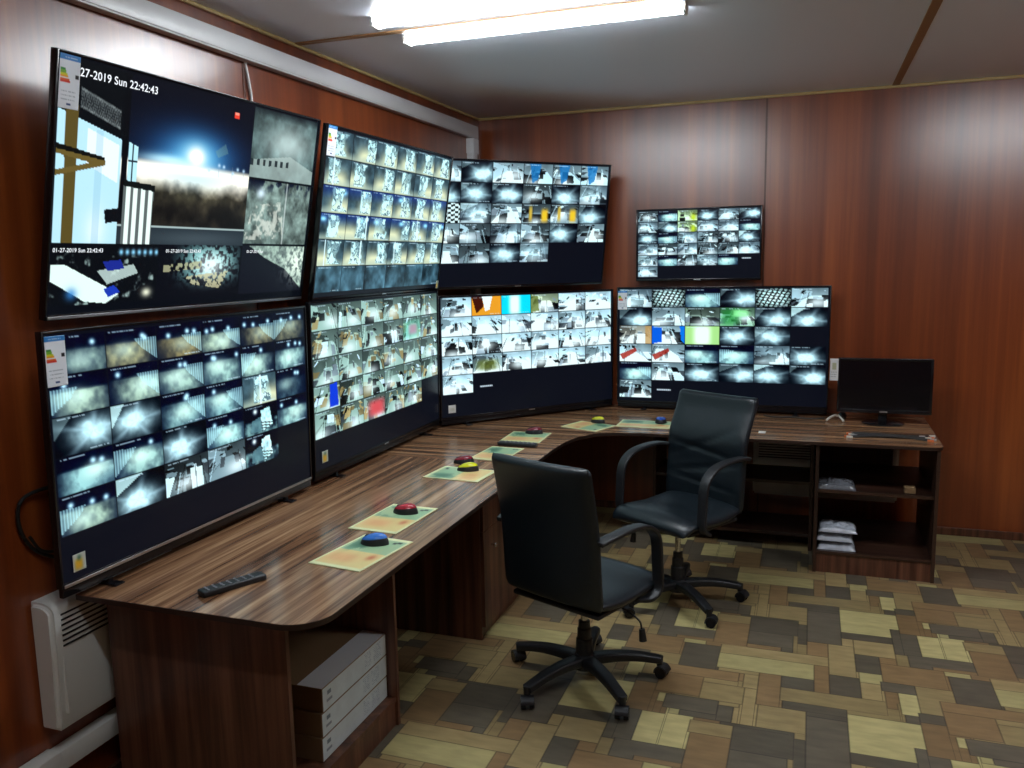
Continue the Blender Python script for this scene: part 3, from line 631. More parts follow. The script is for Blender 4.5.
tv('large tilted television nearest the camera in the upper row, showing a floodlit yard at night', .036, -3.715, 1.613, 0, .192, W6, pic_yard(), stickers=[('energy', .010, h6-.160, .072, .150)],
   strip=True, texts=[('27-2019 Sun 22:42:43', .086, h6-.060, .034), ('01-27-2019 Sun 22:42:43', .02, h6*.29-.020, .018), ('01-27-2019 Sun 22:42:43', .49, h6*.29-.020, .017), ('01-27-2019 Sun', .94, h6*.29-.020, .016)])
tv('large television on the near end of the desk, showing a grid of night fences', .094, -3.798, .802, 0, .022, W6, mosaic(198, 342, 6, 6, L1cells), feet=True, strip=True,
   stickers=[('energy', .008, h6-.165, .072, .150), ('yellow', .045, .040, .048, .055)], led=.5)
tv('upper row television on the left wall showing a grid of pale masts and sandy ground', .085, -2.345, 1.601, .005, .165, W6-.01, mosaic(198, 342, 6, 6, U2cells), stickers=[('energy', .010, h6-.14, .07, .13), ('yellow', W6-.05, .012, .03, .045)])
tv('television on the desk showing greyish views with a red and a blue patch', .08, -2.385, .802, 0, .02, 1.385, mosaic(198, 342, 6, 6, L2cells), feet=True, stickers=[('yellow', .06, .045, .05, .055)])
tv('tilted television hung high across the room corner, above the orange and cyan pictures', .012, -1.022, 1.60, .745, .15, 1.285, mosaic(162, 288, 6, 6, U3cells), hh=.775)
tv('television standing across the desk corner with an orange and a cyan picture', .075, -.965, .795, .735, .01, 1.29, caption(mosaic(162, 288, 6, 6, L3cells), .21, .765), feet=True, stickers=[('white', .05, .04, .05, .05)], hh=.768)
tv('television on the desk against the back wall, behind the far chair, with a green picture', .977, -.044, .795, HP, -.01, 1.352, caption(mosaic(162, 288, 6, 6, L4cells), .20, .895), feet=True, stickers=[('energy', .008, h6-.155, .062, .125)])
tv('small television hung alone on the back wall, above the row standing on the desk', 1.097, .012, 1.612, HP, -.007, .806, caption(mosaic(120, 216, 6, 6, Scells), .86, .715), mount=.06, hh=.472)

# ---------------------------------------------------------------- cable trunking and pipes
t = thing('cable_trunking', 'long white cable trunking running along the top of the left wall', 'cable trunking', (LW, 0, 0))
bm = B(); box(bm, (.001, -6.5, 2.605), (.045, -.02, 2.69), .004); obj('channel', bm, m_trunk, t, True)
bm = B(); box(bm, (.045, -6.49, 2.612), (.050, -.03, 2.683), .002); obj('cover', bm, m_trunk, t, True)
t = thing('corner_trunking', 'short upright white trunking in the room corner under the long trunking', 'cable trunking', (LW, 0, 0))
bm = B(); box(bm, (.001, -.135, 1.2), (.05, -.055, 2.603), .004); obj('channel', bm, m_trunk, t, True)
bm = B(); box(bm, (.001, -.145, 2.50), (.057, -.045, 2.600), .004); obj('joint_sleeve', bm, m_trunk, t, True)
bm = B(); sweep(bm, spline([(LW+.008, -2.548, 2.61), (LW+.010, -2.535, 2.54), (LW+.009, -2.52, 2.46), (LW+.009, -2.52, 2.30)], 6), circ(.0055, 8))
tag(obj('wall_cable', bm, m_white, None, True), 'thin white cable hanging from the long trunking to the nearest upper television', 'cable')
t = thing('wall_conduit', 'white square trunking low on the left wall under the heater', 'cable trunking', (LW, 0, 0))
bm = B(); box(bm, (.001, -3.79, .175), (.05, -.06, .245), .004); obj('channel', bm, m_white, t, True)
bm = B(); box(bm, (.001, -3.90, .165), (.06, -3.785, .252), .006); obj('joint_sleeve', bm, m_white, t, True)
bm = B(); box(bm, (.001, -5.6, .175), (.05, -3.90, .245), .004); obj('channel', bm, m_white, t, True)
bm = B(); sweep(bm, spline([(LW+.012, -3.60, 1.07), (LW+.020, -3.72, 1.09), (LW+.016, -3.80, 1.07), (LW+.014, -3.81, .99), (LW+.014, -3.77, .91), (LW+.016, -3.70, .86), (LW+.02, -3.60, .81)], 8), circ(.006, 8))
sweep(bm, spline([(LW+.02, -3.785, .955), (LW+.022, -3.75, .90), (LW+.022, -3.68, .875), (LW+.02, -3.60, .86)], 8), circ(.005, 8))
tag(obj('power_cable', bm, m_cable, None, True), 'black cable looping on the left wall beside the near lower television', 'cable')

# ---------------------------------------------------------------- heaters
def heater(label, M, wd, hh, nsl=7):
    t = thing('convector_heater', label, 'heater', M=M)     # local: x along the wall, y out of the wall (0 = wall), z up
    bm = B(); t2 = bmesh.new(); n = 9
    prof = [(0, .0), (0, hh), (.035, hh)]+[(.035+.055*math.sin(k/n*PI/2), hh-.035*(1-math.cos(k/n*PI/2))) for k in range(1, n+1)]
    prof += [(.088, hh*.55), (.078, .03)]+[(.07, 0)]
    a = [t2.verts.new((0, y, z)) for y, z in prof]; b = [t2.verts.new((wd, y, z)) for y, z in prof]
    t2.faces.new(a); t2.faces.new(b[::-1])
    for i in range(len(prof)): j = (i+1) % len(prof); t2.faces.new((a[j], a[i], b[i], b[j]))
    bmesh.ops.recalc_face_normals(t2, faces=t2.faces)
    bmesh.ops.bevel(t2, geom=[e for e in t2.edges if e.verts[0].co.x == e.verts[1].co.x], offset=.012, segments=3, affect='EDGES')
    join(bm, t2); obj('casing', bm, m_white, t, True, 30)
    for k in range(nsl):
        z = hh-.045-k*.017
        bm = B(); box(bm, (.035, .0865, z), (wd-.035, .0915, z+.006), .001); obj('grille_slot', bm, m_blackm, t)
    bm = B(); box(bm, (.03, .0775, .05), (.036, .0890, hh-.18), .002); obj('groove', bm, m_white, t)
    bm = B(); box(bm, (wd-.10, .086, .10), (wd-.02, .090, .20), .002); obj('control_panel', bm, m_trunk, t)
heater('white convector heater on the left wall under the near end of the desk', Matrix(((0, 1, 0, LW), (1, 0, 0, -3.80), (0, 0, 1, .325), (0, 0, 0, 1))), .56, .42)
heater('pale convector heater on the back wall under the desk, behind the open shelves', Matrix(((1, 0, 0, 1.88), (0, -1, 0, BW), (0, 0, 1, .20), (0, 0, 0, 1))), .88, .40)

# ---------------------------------------------------------------- desks
def worktop(label, pts, m, loc):
    t = thing('desk_worktop', label, 'worktop', loc)
    bm = B(); prism(bm, [(x-loc[0], y-loc[1]) for x, y in pts], T-.018, T, bev=.0015); obj('board', bm, m, t, False)
    return t
def edgeband(t, loc, path, name='edge_band'):
    bm = B(); sweep(bm, [Vector((x-loc[0], y-loc[1], T-.009)) for x, y in path], [(-.0012, -.0092), (.0012, -.0092), (.0012, .0078), (-.0012, .0078)], up=(0, 0, 1)); o = obj(name, bm, m_edge, t); o['label'] = 'dark edging'
def arc(cx, cy, r, a0, a1, n=10): return [(cx+r*math.cos(math.radians(a0+(a1-a0)*k/n)), cy+r*math.sin(math.radians(a0+(a1-a0)*k/n))) for k in range(n+1)]
XF, YF = .915, -.825
near = arc(XF-.12, -3.71+.12, .12, -90, 0, 10)
p1 = [(.048, -1.722), (.048, -3.71)]+near+[(XF, -1.722)]
l1 = (.43, -2.7, 0); t = worktop('zebra-brown worktop along the left wall, nearest the camera, with a rounded front corner', p1, m_topY, l1); edgeband(t, l1, [(.05, -3.711)]+[(x+.0006, y-.0006) for x, y in near]+[(XF+.001, -1.722)])
cor = [(XF, -1.40), (.925, -1.20), (.96, -1.03), (1.03, -.91), (1.13, -.85), (1.28, YF)]
p2 = [(LW+.002, BW-.002), (LW+.002, -1.718), (XF, -1.718)]+cor+[(1.62, YF), (1.62, BW-.002)]
l2 = (.5, -.8, 0); t = worktop('zebra-brown corner worktop with an inward curving front, between the two straight ones', p2, m_topX, l2); edgeband(t, l2, [(XF+.001, -1.717)]+cor+[(1.62, YF-.001)])
far = arc(2.893-.06, YF+.06, .06, -90, 0, 6)
p3 = [(1.624, BW-.002), (1.624, YF)]+far+[(2.893, BW-.002)]
l3 = (2.2, -.35, 0); t = worktop('zebra-brown worktop along the back wall, holding the switched-off monitor', p3, m_topX, l3); edgeband(t, l3, [(1.625, YF-.001)]+far+[(2.894, BW-.01)])

def cabinet(name, label, cat, loc, rz, wd, dp, parts, hh=T-.024, shelves=(), plinth=.12, back=None, dark=False):  # dark: sides and shelves take the wood with shade in its colour
    """open carcass; local x along the front, y into the depth (front at 0), z up"""
    t = thing(name, label, cat, loc, rz)
    for k, x in enumerate((0, wd-.018)):
        bm = B(); box(bm, (x, 0, 0), (x+.018, dp, hh), .0008); obj('side_panel', bm, m_sided if dark else m_side, t)
    if back: bm = B(); box(bm, (.018, dp-.02, back[0]), (back[2] if len(back) > 2 else wd-.018, dp-.006, back[1])); obj('back_panel', bm, m_sided, t)
    if plinth: bm = B(); box(bm, (.018, .012, 0), (wd-.018, .028, plinth-.018)); obj('plinth', bm, m_side, t)
    for z in shelves: bm = B(); box(bm, (.018, .006 if z < .3 else .02, z-.018), (wd-.018, dp-.022, z), .0008); obj('shelf', bm, m_boardd if dark else m_side, t)
    return t
# near end unit below the left worktop (front faces the room)
cabinet('open_shelf_unit', 'open wooden shelf unit under the near end of the desk, holding flat cartons', 'shelf unit', (.76, -3.625, 0), PI/2, .70, .68, None, shelves=(.115,), plinth=.115, back=(.10, T-.03))
t = cabinet('pedestal_cabinet', 'wooden pedestal cabinet under the left desk, behind the near chair', 'cabinet', (.80, -2.165, 0), PI/2, .66, .72, None, plinth=.06, back=(.0, T-.03), shelves=(.08,))
for nm, z0, z1, kz in (('drawer', .53, .722, .66), ('door', .065, .525, .44)):
    bm = B(); box(bm, (.003, -.018, z0), (.657, -.001, z1), .0012); f = obj(nm, bm, m_side, t)
    bm = B(); cyl(bm, (.17 if nm == 'drawer' else .10, -.018, kz), (.17 if nm == 'drawer' else .10, -.034, kz), .005, seg=16); 
    s = bmesh.new(); bmesh.ops.create_uvsphere(s, u_segments=12, v_segments=8, radius=.010); join(bm, s, Matrix.Translation((.17 if nm == 'drawer' else .10, -.038, kz))); k = obj('knob', bm, m_chrome, f, True); k['label'] = 'small metal knob'
cabinet('open_shelf_unit', 'open shelf unit at the right end of the desk with plastic bags on its shelves', 'shelf unit', (2.262, -.808, 0), 0, .618, .72, None, shelves=(.125, .475), plinth=.125, back=(.30, .70, .45), dark=True)
cabinet('open_shelf_unit', 'lower set-back open shelf unit behind the far chair, left of the bag shelves', 'shelf unit', (1.30, -.46, 0), 0, .955, .42, None, hh=T-.024, shelves=(.10, .42), plinth=0, dark=True)
# ---------------------------------------------------------------- cartons on the near shelf
def carton_img(seed):
    r = np.random.default_rng(seed); h, w_ = 34, 160; s = np.zeros((h, w_, 3))+np.array((.84, .89, .90))*(.95+.08*fbm(h, w_, 3)[..., None])
    for a, b in ((96, 112), (118, 138)):
        for row in range(5, h-5, 3):
            for x in range(a, b):
                if r.random() < .55: s[row:row+1, x] = (.55, .63, .70)
    s[8:14, 10:18] = (.45, .52, .56); s[20:24, 8:20] = (.55, .6, .63)
    return s
for k, (z, y0, lb) in enumerate(((.1155, -3.40, 'flat white-faced carton on the near shelf, lowest of its stack'), (.2005, -3.395, 'flat white-faced carton on the near shelf, middle of its stack'), (.2855, -3.385, 'flat white-faced carton on the near shelf, topmost of its stack'))):
    ln = .455 if k < 2 else .47
    t = thing('flat_carton', lb, 'box', (.72, y0, z), PI/2, 'flat cartons on the near shelf')
    bm = B(); box(bm, (0, .003, 0), (ln, .42, .084), .0015); obj('box_body', bm, m_card, t)
    f = grid_mesh('printed_face', carton_img(k), ln-.004, .080, m_box, t, (.002, .0015, .002)); f['label'] = 'white printed front face'
    if k == 2:
        bm = B(); box(bm, (.002, .004, .0841), (ln-.002, .10, .0850)); o = obj('top_flap', bm, m_trunk, t); o['label'] = 'grey white top flap'

# ---------------------------------------------------------------- office chairs
def pad(name, prof, wd, th, m, parent, n=5.0, crease=None, taper=None):
    """upholstered slab: centre line prof = [(y,z)...] in the YZ plane, width along x, thickness th, rounded edges"""
    P = [Vector((0, y, z)) for y, z in prof]; P = spline(P, 10); ny = len(P); nx = 28
    t = bmesh.new(); fr, bk = [], []
    for j in range(ny):
        v = -1+2*j/(ny-1); d = (P[min(j+1, ny-1)]-P[max(j-1, 0)]).normalized(); nrm = Vector((0, d.z, -d.y))
        a, b = [], []
        for i in range(nx+1):
            u = -math.cos(PI*i/nx); u = u*(1.0 if abs(u) > .999 else 1)
            e = max(0, 1-abs(u)**n)*max(0, 1-abs(v)**(n*1.6)); hh = th/2*e**.45
            cu = .012*(abs(u)**2)       # gentle dish
            cr = crease(u, v) if crease else 0
            wv = wd/2*(taper(v) if taper else 1)*(1-.04*max(0, abs(v)-.86)/.14)
            q = P[j]+Vector((u*wv, 0, 0))
            a.append(t.verts.new(q+nrm*(hh+cu-cr*e**.3))); b.append(t.verts.new(q-nrm*(hh*.75-cu)))
        fr.append(a); bk.append(b)
    for j in range(ny-1):
        for i in range(nx):
            t.faces.new((fr[j][i], fr[j][i+1], fr[j+1][i+1], fr[j+1][i])); t.faces.new((bk[j][i], bk[j+1][i], bk[j+1][i+1], bk[j][i+1]))
    bmesh.ops.remove_doubles(t, verts=t.verts, dist=.0004); bmesh.ops.holes_fill(t, edges=[e for e in t.edges if e.is_boundary], sides=0)
    bmesh.ops.recalc_face_normals(t, faces=t.faces)
    bm = B(); join(bm, t); return obj(name, bm, m, parent, True, 60)
def armsweep(bm, path, wx, th):
    t = bmesh.new(); rings = []; prof = rrect(wx, th, .006, 3)
    for i, p in enumerate(path):
        d = (path[min(i+1, len(path)-1)]-path[max(i-1, 0)]); d.x = 0; d.normalize(); n = Vector((1, 0, 0)).cross(d)
        rings.append([t.verts.new(p+Vector((a, 0, 0))+n*b) for a, b in prof])
    m = len(prof)
    for a, b in zip(rings, rings[1:]):
        for k in range(m): t.faces.new((a[k], a[(k+1) % m], b[(k+1) % m], b[k]))
    t.faces.new(rings[0][::-1]); t.faces.new(rings[-1]); bmesh.ops.recalc_face_normals(t, faces=t.faces); join(bm, t, None, 0)
def chair(label, x, y, rz, rb, lift, creased, sc=1.0, armz=0, back_h=.56, rec=.10):
    t = thing('office_chair', label, 'office chair', (x, y, 0), rz, 'black office chairs')
    Z = .445+lift
    pad('seat', [(-.22, Z+.02), (-.12, Z+.005), (0, Z), (.12, Z+.008), (.20, Z+.005), (.255, Z-.03)], .50, .075, m_leather, t, crease=lambda u, v: .004*math.exp(-((v+.35)/.06)**2)*(1-abs(u)), taper=lambda v: 1-.07*abs(v)**3)
    bm = B(); box(bm, (-.22, -.20, Z-.052), (.22, .20, Z-.032), .008); obj('seat_pan', bm, m_blackm, t, True)
    def cr(u, v):
        s = 0
        for c, wd_, tl in ((-.02, .030, .10), (-.30, .026, -.14), (-.52, .026, .08), (.10, .02, -.3)):
            s += (.011 if creased else .0)*math.exp(-((v-c-tl*u)/wd_)**2)*max(0, math.cos(u*1.45))
        return s-(.004*math.sin(v*9) if creased else 0)
    pad('backrest', [(-.215, Z-.015), (-.225, Z+.08), (-.235, Z+.22), (-.25, Z+back_h*.62), (-.255-rec*.7, Z+back_h*.88), (-.26-rec, Z+back_h)], .49, .062, m_leather, t, n=9, crease=cr)
    for s in (-1, 1):        # looped arm: from the back, forward, down to the seat pan
        X = s*.262
        path = spline([(X*.93, -.235, Z+.270), (X, -.15, Z+.285), (X, -.03, Z+.285), (X, .07, Z+.265), (X, .135, Z+.205), (X, .150, Z+.09), (X, .15, Z-.01), (X*.97, .10, Z-.045), (X*.80, .06, Z-.05)], 7)
        bm = B(); armsweep(bm, path, .052, .017)
        obj('armrest', bm, m_blackm, t, True, 50)
    bm = B(); box(bm, (-.075, -.11, Z-.082), (.075, .11, Z-.050), .012); obj('tilt_mechanism', bm, m_blackm, t, True)
    bm = B(); cyl(bm, (0, 0, .24), (0, 0, Z-.09), .0145); o = obj('gas_lift', bm, m_chrome, t, True); o['label'] = 'bright metal gas lift'
    bm = B(); lathe(bm, [(.0, .085), (.030, .085), (.036, .13), (.035, .19), (.030, .195), (.029, .235), (.025, .24), (.024, .268), (.0, .27)], 24); obj('lift_cover', bm, m_blackm, t, True, 30)
    bm = B(); sweep(bm, spline([(.07, .02, Z-.075), (.16, .04, Z-.09), (.23, .06, Z-.13), (.245, .062, Z-.17)], 6), circ(.004, 8)); lv = obj('lever', bm, m_blackm, t, True)
    bm = B(); cyl(bm, (.245, .062, Z-.165), (.25, .063, Z-.215), .012, .016, 14); obj('lever_knob', bm, m_blackm, lv, True)
    bm = B(); lathe(bm, [(.0, .062), (.046, .062), (.050, .075), (.046, .118), (.036, .125), (.0, .125)], 28); base = obj('base_hub', bm, m_blackm, t, True, 30)
    for k in range(5):
        a = rb+2*PI*k/5; d = Vector((math.cos(a), math.sin(a), 0)); R_ = .322
        path = spline([d*.03+Vector((0, 0, .098)), d*.12+Vector((0, 0, .104)), d*.22+Vector((0, 0, .098)), d*R_+Vector((0, 0, .078))], 6)
        bm = B(); sweep(bm, path, lambda f: rrect(.064-.020*f, .042-.012*f, .012-.004*f, 3)); lg = obj('base_leg', bm, m_blackm, t, True, 50)
        bm = B(); c = d*R_; cyl(bm, c+Vector((0, 0, .05)), c+Vector((0, 0, .092)), .013, .016, 14); 
        a2 = a+.9*(1 if k % 2 else -.7); e = Vector((math.cos(a2), math.sin(a2), 0)); q = q_ = Vector((-e.y, e.x, 0)); ct = c+e*.012+Vector((0, 0, .0262))
        hood = bmesh.new(); lathe_pts = [(.030*math.cos(q), .030*math.sin(q)) for q in np.linspace(math.radians(8), math.radians(188), 12)]+[(.020*math.cos(q), .020*math.sin(q)) for q in np.linspace(math.radians(188), math.radians(8), 10)]
        prism(hood, lathe_pts, -.026, .026); join(bm, hood, Matrix.Translation(ct) @ Matrix.Rotation(a2, 4, 'Z') @ Matrix.Rotation(PI/2, 4, 'X') @ Matrix.Scale(1.0, 4))
        cyl(bm, ct-q_*.026, ct+q_*.026, .006, seg=10)
        cs = obj('caster', bm, m_blackm, t, True)
        for s in (-1, 1):
            bm = B(); p0 = ct+q*s*.008; p1_ = ct+q*s*.027; cyl(bm, p0, p1_, .0258, .0235, 22); obj('wheel', bm, m_black, cs, True)
    return t
R_ = math.radians
chair('black leather office chair turned towards the room, its creased front in view', 1.603, -1.44, R_(150), R_(-276), .045, True, rec=.08)
chair('black leather office chair nearest the camera, seen from behind', 1.354, -2.388, R_(-22.4), R_(46), 0, False, rec=.035)

# ---------------------------------------------------------------- things on the desks
def note_img(seed):
    h, w_ = 40, 60; r = np.random.default_rng(seed); U, V = uv(h, w_); s = np.zeros((h, w_, 3))+np.array((.93, .94, .74))
    put(s, ((U > .05) & (U < .95) & (V > .07) & (V < .93)).astype(float), (.95, .84, .58)); n = fbm(h, w_, 4)
    put(s, ((V > .07) & (V < .50) & (U > .05) & (U < .95))*(.55+.45*n), (.55, .76, .62)); put(s, blob(U, V, .25, .28, .18, .2, 3)*(n > .45)*.8, (.22, .42, .33))
    put(s, blob(U, V, .35, .72, .28, .13, 3)*.8*(.4+n), (.96, .66, .46)); put(s, blob(U, V, .80, .62, .07, .07)*.9, (.82, .36, .22)); put(s, poly(U, V, [(.74, .12), (.88, .10), (.88, .15), (.74, .17)]), (.16, .22, .20))
    put(s, ((V > .5) & (V < .93) & (U > .05) & (U < .95)).astype(float)*.25*n, (.70, .76, .42)); return s
def mousepad(label, x, y, w_, d, rz, seed):
    t = thing('mouse_pad', label, 'mouse pad', (x, y, T+.0005), R_(rz), 'printed mouse pads on the desk')
    o = grid_mesh('pad_sheet', note_img(seed), w_, d, m_print, t, (-w_/2, -d/2, .003), flat=True, thick=.003)
# local x of the print runs along the desk edge; green strip towards the screens
mousepad('green and orange mouse pad under the blue mouse nearest the camera', .735, -3.11, .215, .325, -7, 1)
mousepad('green and orange mouse pad under the bright red mouse', .660, -2.72, .212, .345, -3, 2)
mousepad('green and yellow mouse pad under the larger yellow mouse', .640, -1.995, .225, .290, 86, 3)
mousepad('green and orange mouse pad without a mouse, partly behind the near chair', .660, -1.542, .190, .300, -3, 4)
mousepad('green and orange mouse pad under the dark red mouse beyond the black remote', .675, -1.105, .235, .270, 2, 5)
mousepad('tan mouse pad under the smaller yellow mouse at the desk corner', .945, -.705, .215, .265, -112, 6)
mousepad('pale green mouse pad under the blue mouse beside the far chair', 1.270, -.56, .330, .215, 0, 7)
def mouse(label, x, y, rz, col, z=T+.0036):
    t = thing('computer_mouse', label, 'computer mouse', (x, y, z), R_(rz), 'wireless mice')
    mc = mat('mouse_shell', S(*col), .22, coat=.3)
    def dome(name, x0, k, m, lo, hi, sx=1.0):
        t2 = bmesh.new(); nu, nv = 24, 10; rows = []
        for j in range(nv+1):
            v = lo+(hi-lo)*j/nv; row = []
            for i in range(nu):
                a = 2*PI*i/nu; r = math.cos(v*PI/2)**.55 if v < 1 else 0
                px = .052*math.cos(a)*r*sx*k; py = .031*math.sin(a)*r*(1-.10*math.cos(a)**2+.0)*k*(1-.08*math.cos(2*a)); pz = .035*math.sin(v*PI/2)*k*(1-.22*px/.052-.12*(px/.052)**2)
                row.append(t2.verts.new((px, py, max(pz, 0))))
            rows.append(row)
        for a_, b_ in zip(rows, rows[1:]):
            for i in range(nu): t2.faces.new((a_[i], a_[(i+1) % nu], b_[(i+1) % nu], b_[i]))
        t2.faces.new(rows[0][::-1]); t2.faces.new(rows[-1]); bmesh.ops.remove_doubles(t2, verts=t2.verts, dist=.0003); bmesh.ops.recalc_face_normals(t2, faces=t2.faces)
        bm = B(); join(bm, t2); return obj(name, bm, m, t, True, 60)
    b = dome('body', 0, 1.06, m_blackm, 0, 1); b['label'] = 'black sides'
    s = dome('shell', 0, 1.085, mc, .42, 1); s['label'] = 'coloured top shell'
    bm = B(); cyl(bm, (.030, -.0035, .0245), (.030, .0035, .0245), .0085, seg=16); obj('scroll_wheel', bm, m_blackm, t, True)
mouse('blue and black mouse on the pad nearest the camera', .735, -3.02, 185, (52, 120, 215))
mouse('bright red and black mouse on the second pad from the camera', .672, -2.645, 180, (170, 30, 48))
mouse('yellow and black mouse on the pad beside the back of the near chair', .650, -1.925, 190, (212, 214, 20))
mouse('dark red and black mouse lying just behind the larger yellow mouse', .565, -1.775, 185, (130, 20, 42), T)
mouse('dark red and black mouse on the pad beyond the black remote', .690, -1.00, 180, (120, 24, 44))
mouse('yellow and black mouse on the pad at the desk corner, beyond the remote', .975, -.585, 150, (205, 208, 30))
mouse('blue and black mouse on the pad beside the far chair', 1.355, -.50, 95, (45, 85, 190))
def remote(label, x, y, rz, ln):
    t = thing('remote_control', label, 'remote control', (x, y, T), R_(rz), None)
    bm = B(); box(bm, (-.024, -ln/2, .0), (.024, ln/2, .020), .006, 3); obj('body', bm, m_blackm, t, True)
    mb = mat('remote_buttons', (.22, .22, .24), .5)
    for j in range(7):
        for i in range(3):
            bm = B(); cyl(bm, (-.013+.013*i, -ln*.40+ln*.115*j, .0195), (-.013+.013*i, -ln*.40+ln*.115*j, .0222), .0042, seg=10); obj('button', bm, mb, t)
remote('black remote control lying alone at the near end of the desk', .495, -3.515, -26, .215)
remote('black remote control lying crosswise between two mouse pads', .700, -1.330, 88, .225)

# switched-off monitor
t = thing('computer_monitor', 'switched-off black monitor on a round stand at the right end of the desk', 'monitor', (2.640, -.20, T), 0)
bm = B(); 
wd, z0, z1 = .525, .062, .395
box(bm, (-wd/2, -.004, z0), (-wd/2+.016, .024, z1), .003); box(bm, (wd/2-.016, -.004, z0), (wd/2, .024, z1), .003); box(bm, (-wd/2+.014, -.004, z1-.016), (wd/2-.014, .024, z1), .003); box(bm, (-wd/2+.014, -.004, z0), (wd/2-.014, .024, z0+.022), .003); box(bm, (-wd/2+.008, .004, z0+.008), (wd/2-.008, .022, z1-.008))
box(bm, (-.16, .020, z0+.06), (.16, .045, z1-.08), .010); obj('housing', bm, m_black, t, True)
bm = B(); box(bm, (-wd/2+.014, .001, z0+.020), (wd/2-.014, .005, z1-.014)); obj('screen', bm, m_off, t)
bm = B(); box(bm, (-.022, -.0052, z0+.006), (.022, -.0038, z0+.014), .0004); obj('badge', bm, m_silver, t)
bm = B(); box(bm, (-.025, .022, .010), (.025, .040, z0+.12), .006); obj('stand_neck', bm, m_black, t, True)
bm = B(); t2 = bmesh.new(); join(t2, (lambda q: (lathe(q, [(0, 0), (.118, 0), (.120, .004), (.112, .009), (.04, .016), (0, .017)], 40), q)[1])(bmesh.new()))
join(bm, t2, Matrix.Diagonal((1, .8, 1, 1))); obj('stand_base', bm, m_black, t, True, 30)
s = grid_mesh('paper_tag', sticker_img('tag'), .048, .135, m_print, t, (-wd/2-.046, -.006, z1-.14)); s['label'] = 'white paper tag sticking out on the left'
sm = s.modifiers.new('t', 'SOLIDIFY'); sm.thickness = .0006

# bundle of cables, adapter, note
t = thing('cable_bundle', 'bundle of short black cables with metal and orange plugs in front of the monitor', 'cables', (2.65, -.62, T))
rb = random.Random(3); m_or = mat('orange_plug', S(205, 110, 60), .4); m_wp = mat('white_plug', S(210, 205, 195), .35)
for k in range(6):
    a = -.21+rb.uniform(-.015, .03); b = .19+rb.uniform(-.03, .03); y0 = (k-2.5)*.022
    pts = [(a, y0+rb.uniform(-.01, .01), .006+.001*k), (a*.5, y0*.5+rb.uniform(-.015, .015), .010+.002*(k % 3)), (0, y0*.3, .012+.004*(k % 2)), (b*.5, y0*.6+rb.uniform(-.015, .015), .010), (b, y0+rb.uniform(-.01, .01), .006)]
    bm = B(); sweep(bm, spline(pts, 6), circ(.0048, 8)); c = obj('cable', bm, m_cable, t, True)
    for e, (px, py, _) in ((-1, pts[0]), (1, pts[-1])):
        bm = B(); box(bm, (px+e*.0-.016, py-.008, 0.0005), (px+.016, py+.008, .0125), .002); p = obj('plug', bm, [m_wp, m_or, m_silver][(k+(e > 0)) % 3], c, True)
t = thing('cable_adapter', 'small white plug with a dark knob beside the foot of the switched-off monitor', 'plug', (2.37, -.16, T))
bm = B(); sweep(bm, spline([(-.05, -.05, .007), (-.03, -.03, .022), (0, 0, .033), (.015, .01, .026)], 6), circ(.0065, 10)); obj('plug', bm, m_wp, t, True)
bm = B(); s_ = bmesh.new(); bmesh.ops.create_uvsphere(s_, u_segments=18, v_segments=10, radius=.026); join(bm, s_, Matrix.Translation((.045, .03, .0262))); obj('knob', bm, m_black, t, True)
bm = B(); sweep(bm, spline([(.02, .02, .030), (.04, -.035, .018), (.05, -.055, .006)], 6), circ(.006, 8)); obj('plug', bm, m_wp, t, True)
bm = B(); sweep(bm, spline([(2.31, -.135, T+.006), (2.22, -.17, T+.006), (2.12, -.14, T+.006), (2.02, -.16, T+.006), (1.95, -.12, T+.006)], 8), circ(.005, 8))
tag(obj('desk_cable', bm, m_cable, None, True), 'black cable lying on the right worktop beneath the back-wall television', 'cable')
bm = B(); box(bm, (1.945, -.66, T+.0002), (1.985, -.60, T+.0012)); tag(obj('paper_note', bm, m_white), 'small white paper on the right worktop beside the far chair', 'paper')

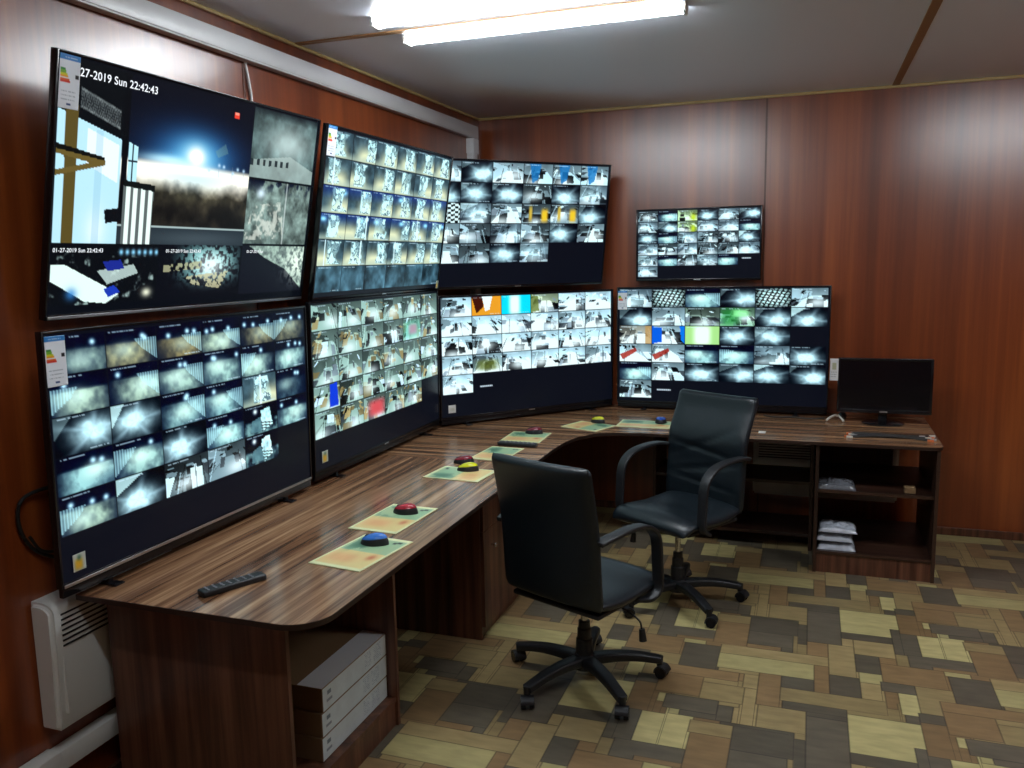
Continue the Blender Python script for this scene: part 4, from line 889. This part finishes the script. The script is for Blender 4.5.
# plastic bags on the shelves
m_bag = mat('clear_plastic', S(188, 194, 205), .22, spec=.7, coat=.6); m_bagd = mat('smoky_plastic', S(96, 98, 104), .2, coat=.6)
def bag(label, x, y, z, sx, sy, sz, m, seed, grp=None):
    r = np.random.default_rng(seed); t = bmesh.new(); bmesh.ops.create_grid(t, x_segments=22, y_segments=22, size=.5)
    N_ = fbm(23, 23, 6, 3); N2 = fbm(23, 23, 9, 2); top = {}
    vs = t.verts[:]; 
    for v in vs:
        i, j = int(round((v.co.x+.5)*22)), int(round((v.co.y+.5)*22)); e = (1-abs(v.co.x*2)**4)*(1-abs(v.co.y*2)**4)
        v.co.z = .003+e**.5*sz*(.55+.7*abs(N_[j, i]-.5)*2)+.010*N2[j, i]*min(1, e*5); v.co.x *= sx*(1+.06*(N2[i, j]-.5)); v.co.y *= sy*(1+.06*(N_[i, j]-.5))
    ext = bmesh.ops.extrude_edge_only(t, edges=[e for e in t.edges if e.is_boundary])
    for v in [g for g in ext['geom'] if isinstance(g, bmesh.types.BMVert)]: v.co.z = 0
    bmesh.ops.holes_fill(t, edges=[e for e in t.edges if e.is_boundary], sides=0); bmesh.ops.recalc_face_normals(t, faces=t.faces)
    bm = B(); join(bm, t); o = obj('plastic_bag', bm, m, None, True, 45); o.location = (x, y, z); tag(o, label, 'plastic bag', grp)
g = 'plastic bags on the shelves'
bag('crumpled clear plastic bag on the bottom shelf, lowest of its pile', 2.385, -.69, .1255, .20, .17, .030, m_bag, 1, g)
bag('crumpled clear plastic bag on the bottom shelf, middle of its pile', 2.375, -.685, .1755, .19, .17, .030, m_bag, 2, g)
bag('crumpled clear plastic bag on the bottom shelf, topmost of its pile', 2.39, -.68, .2255, .20, .18, .028, m_bag, 3, g)
bag('smoky plastic bag alone on the middle shelf of the right shelf unit', 2.375, -.69, .4755, .20, .18, .035, m_bagd, 4, g)
bm = B(); box(bm, (2.72, -.76, .4755), (2.775, -.70, .505), .003); tag(obj('small_box', bm, m_card), 'small tan box at the right of the middle shelf', 'box')
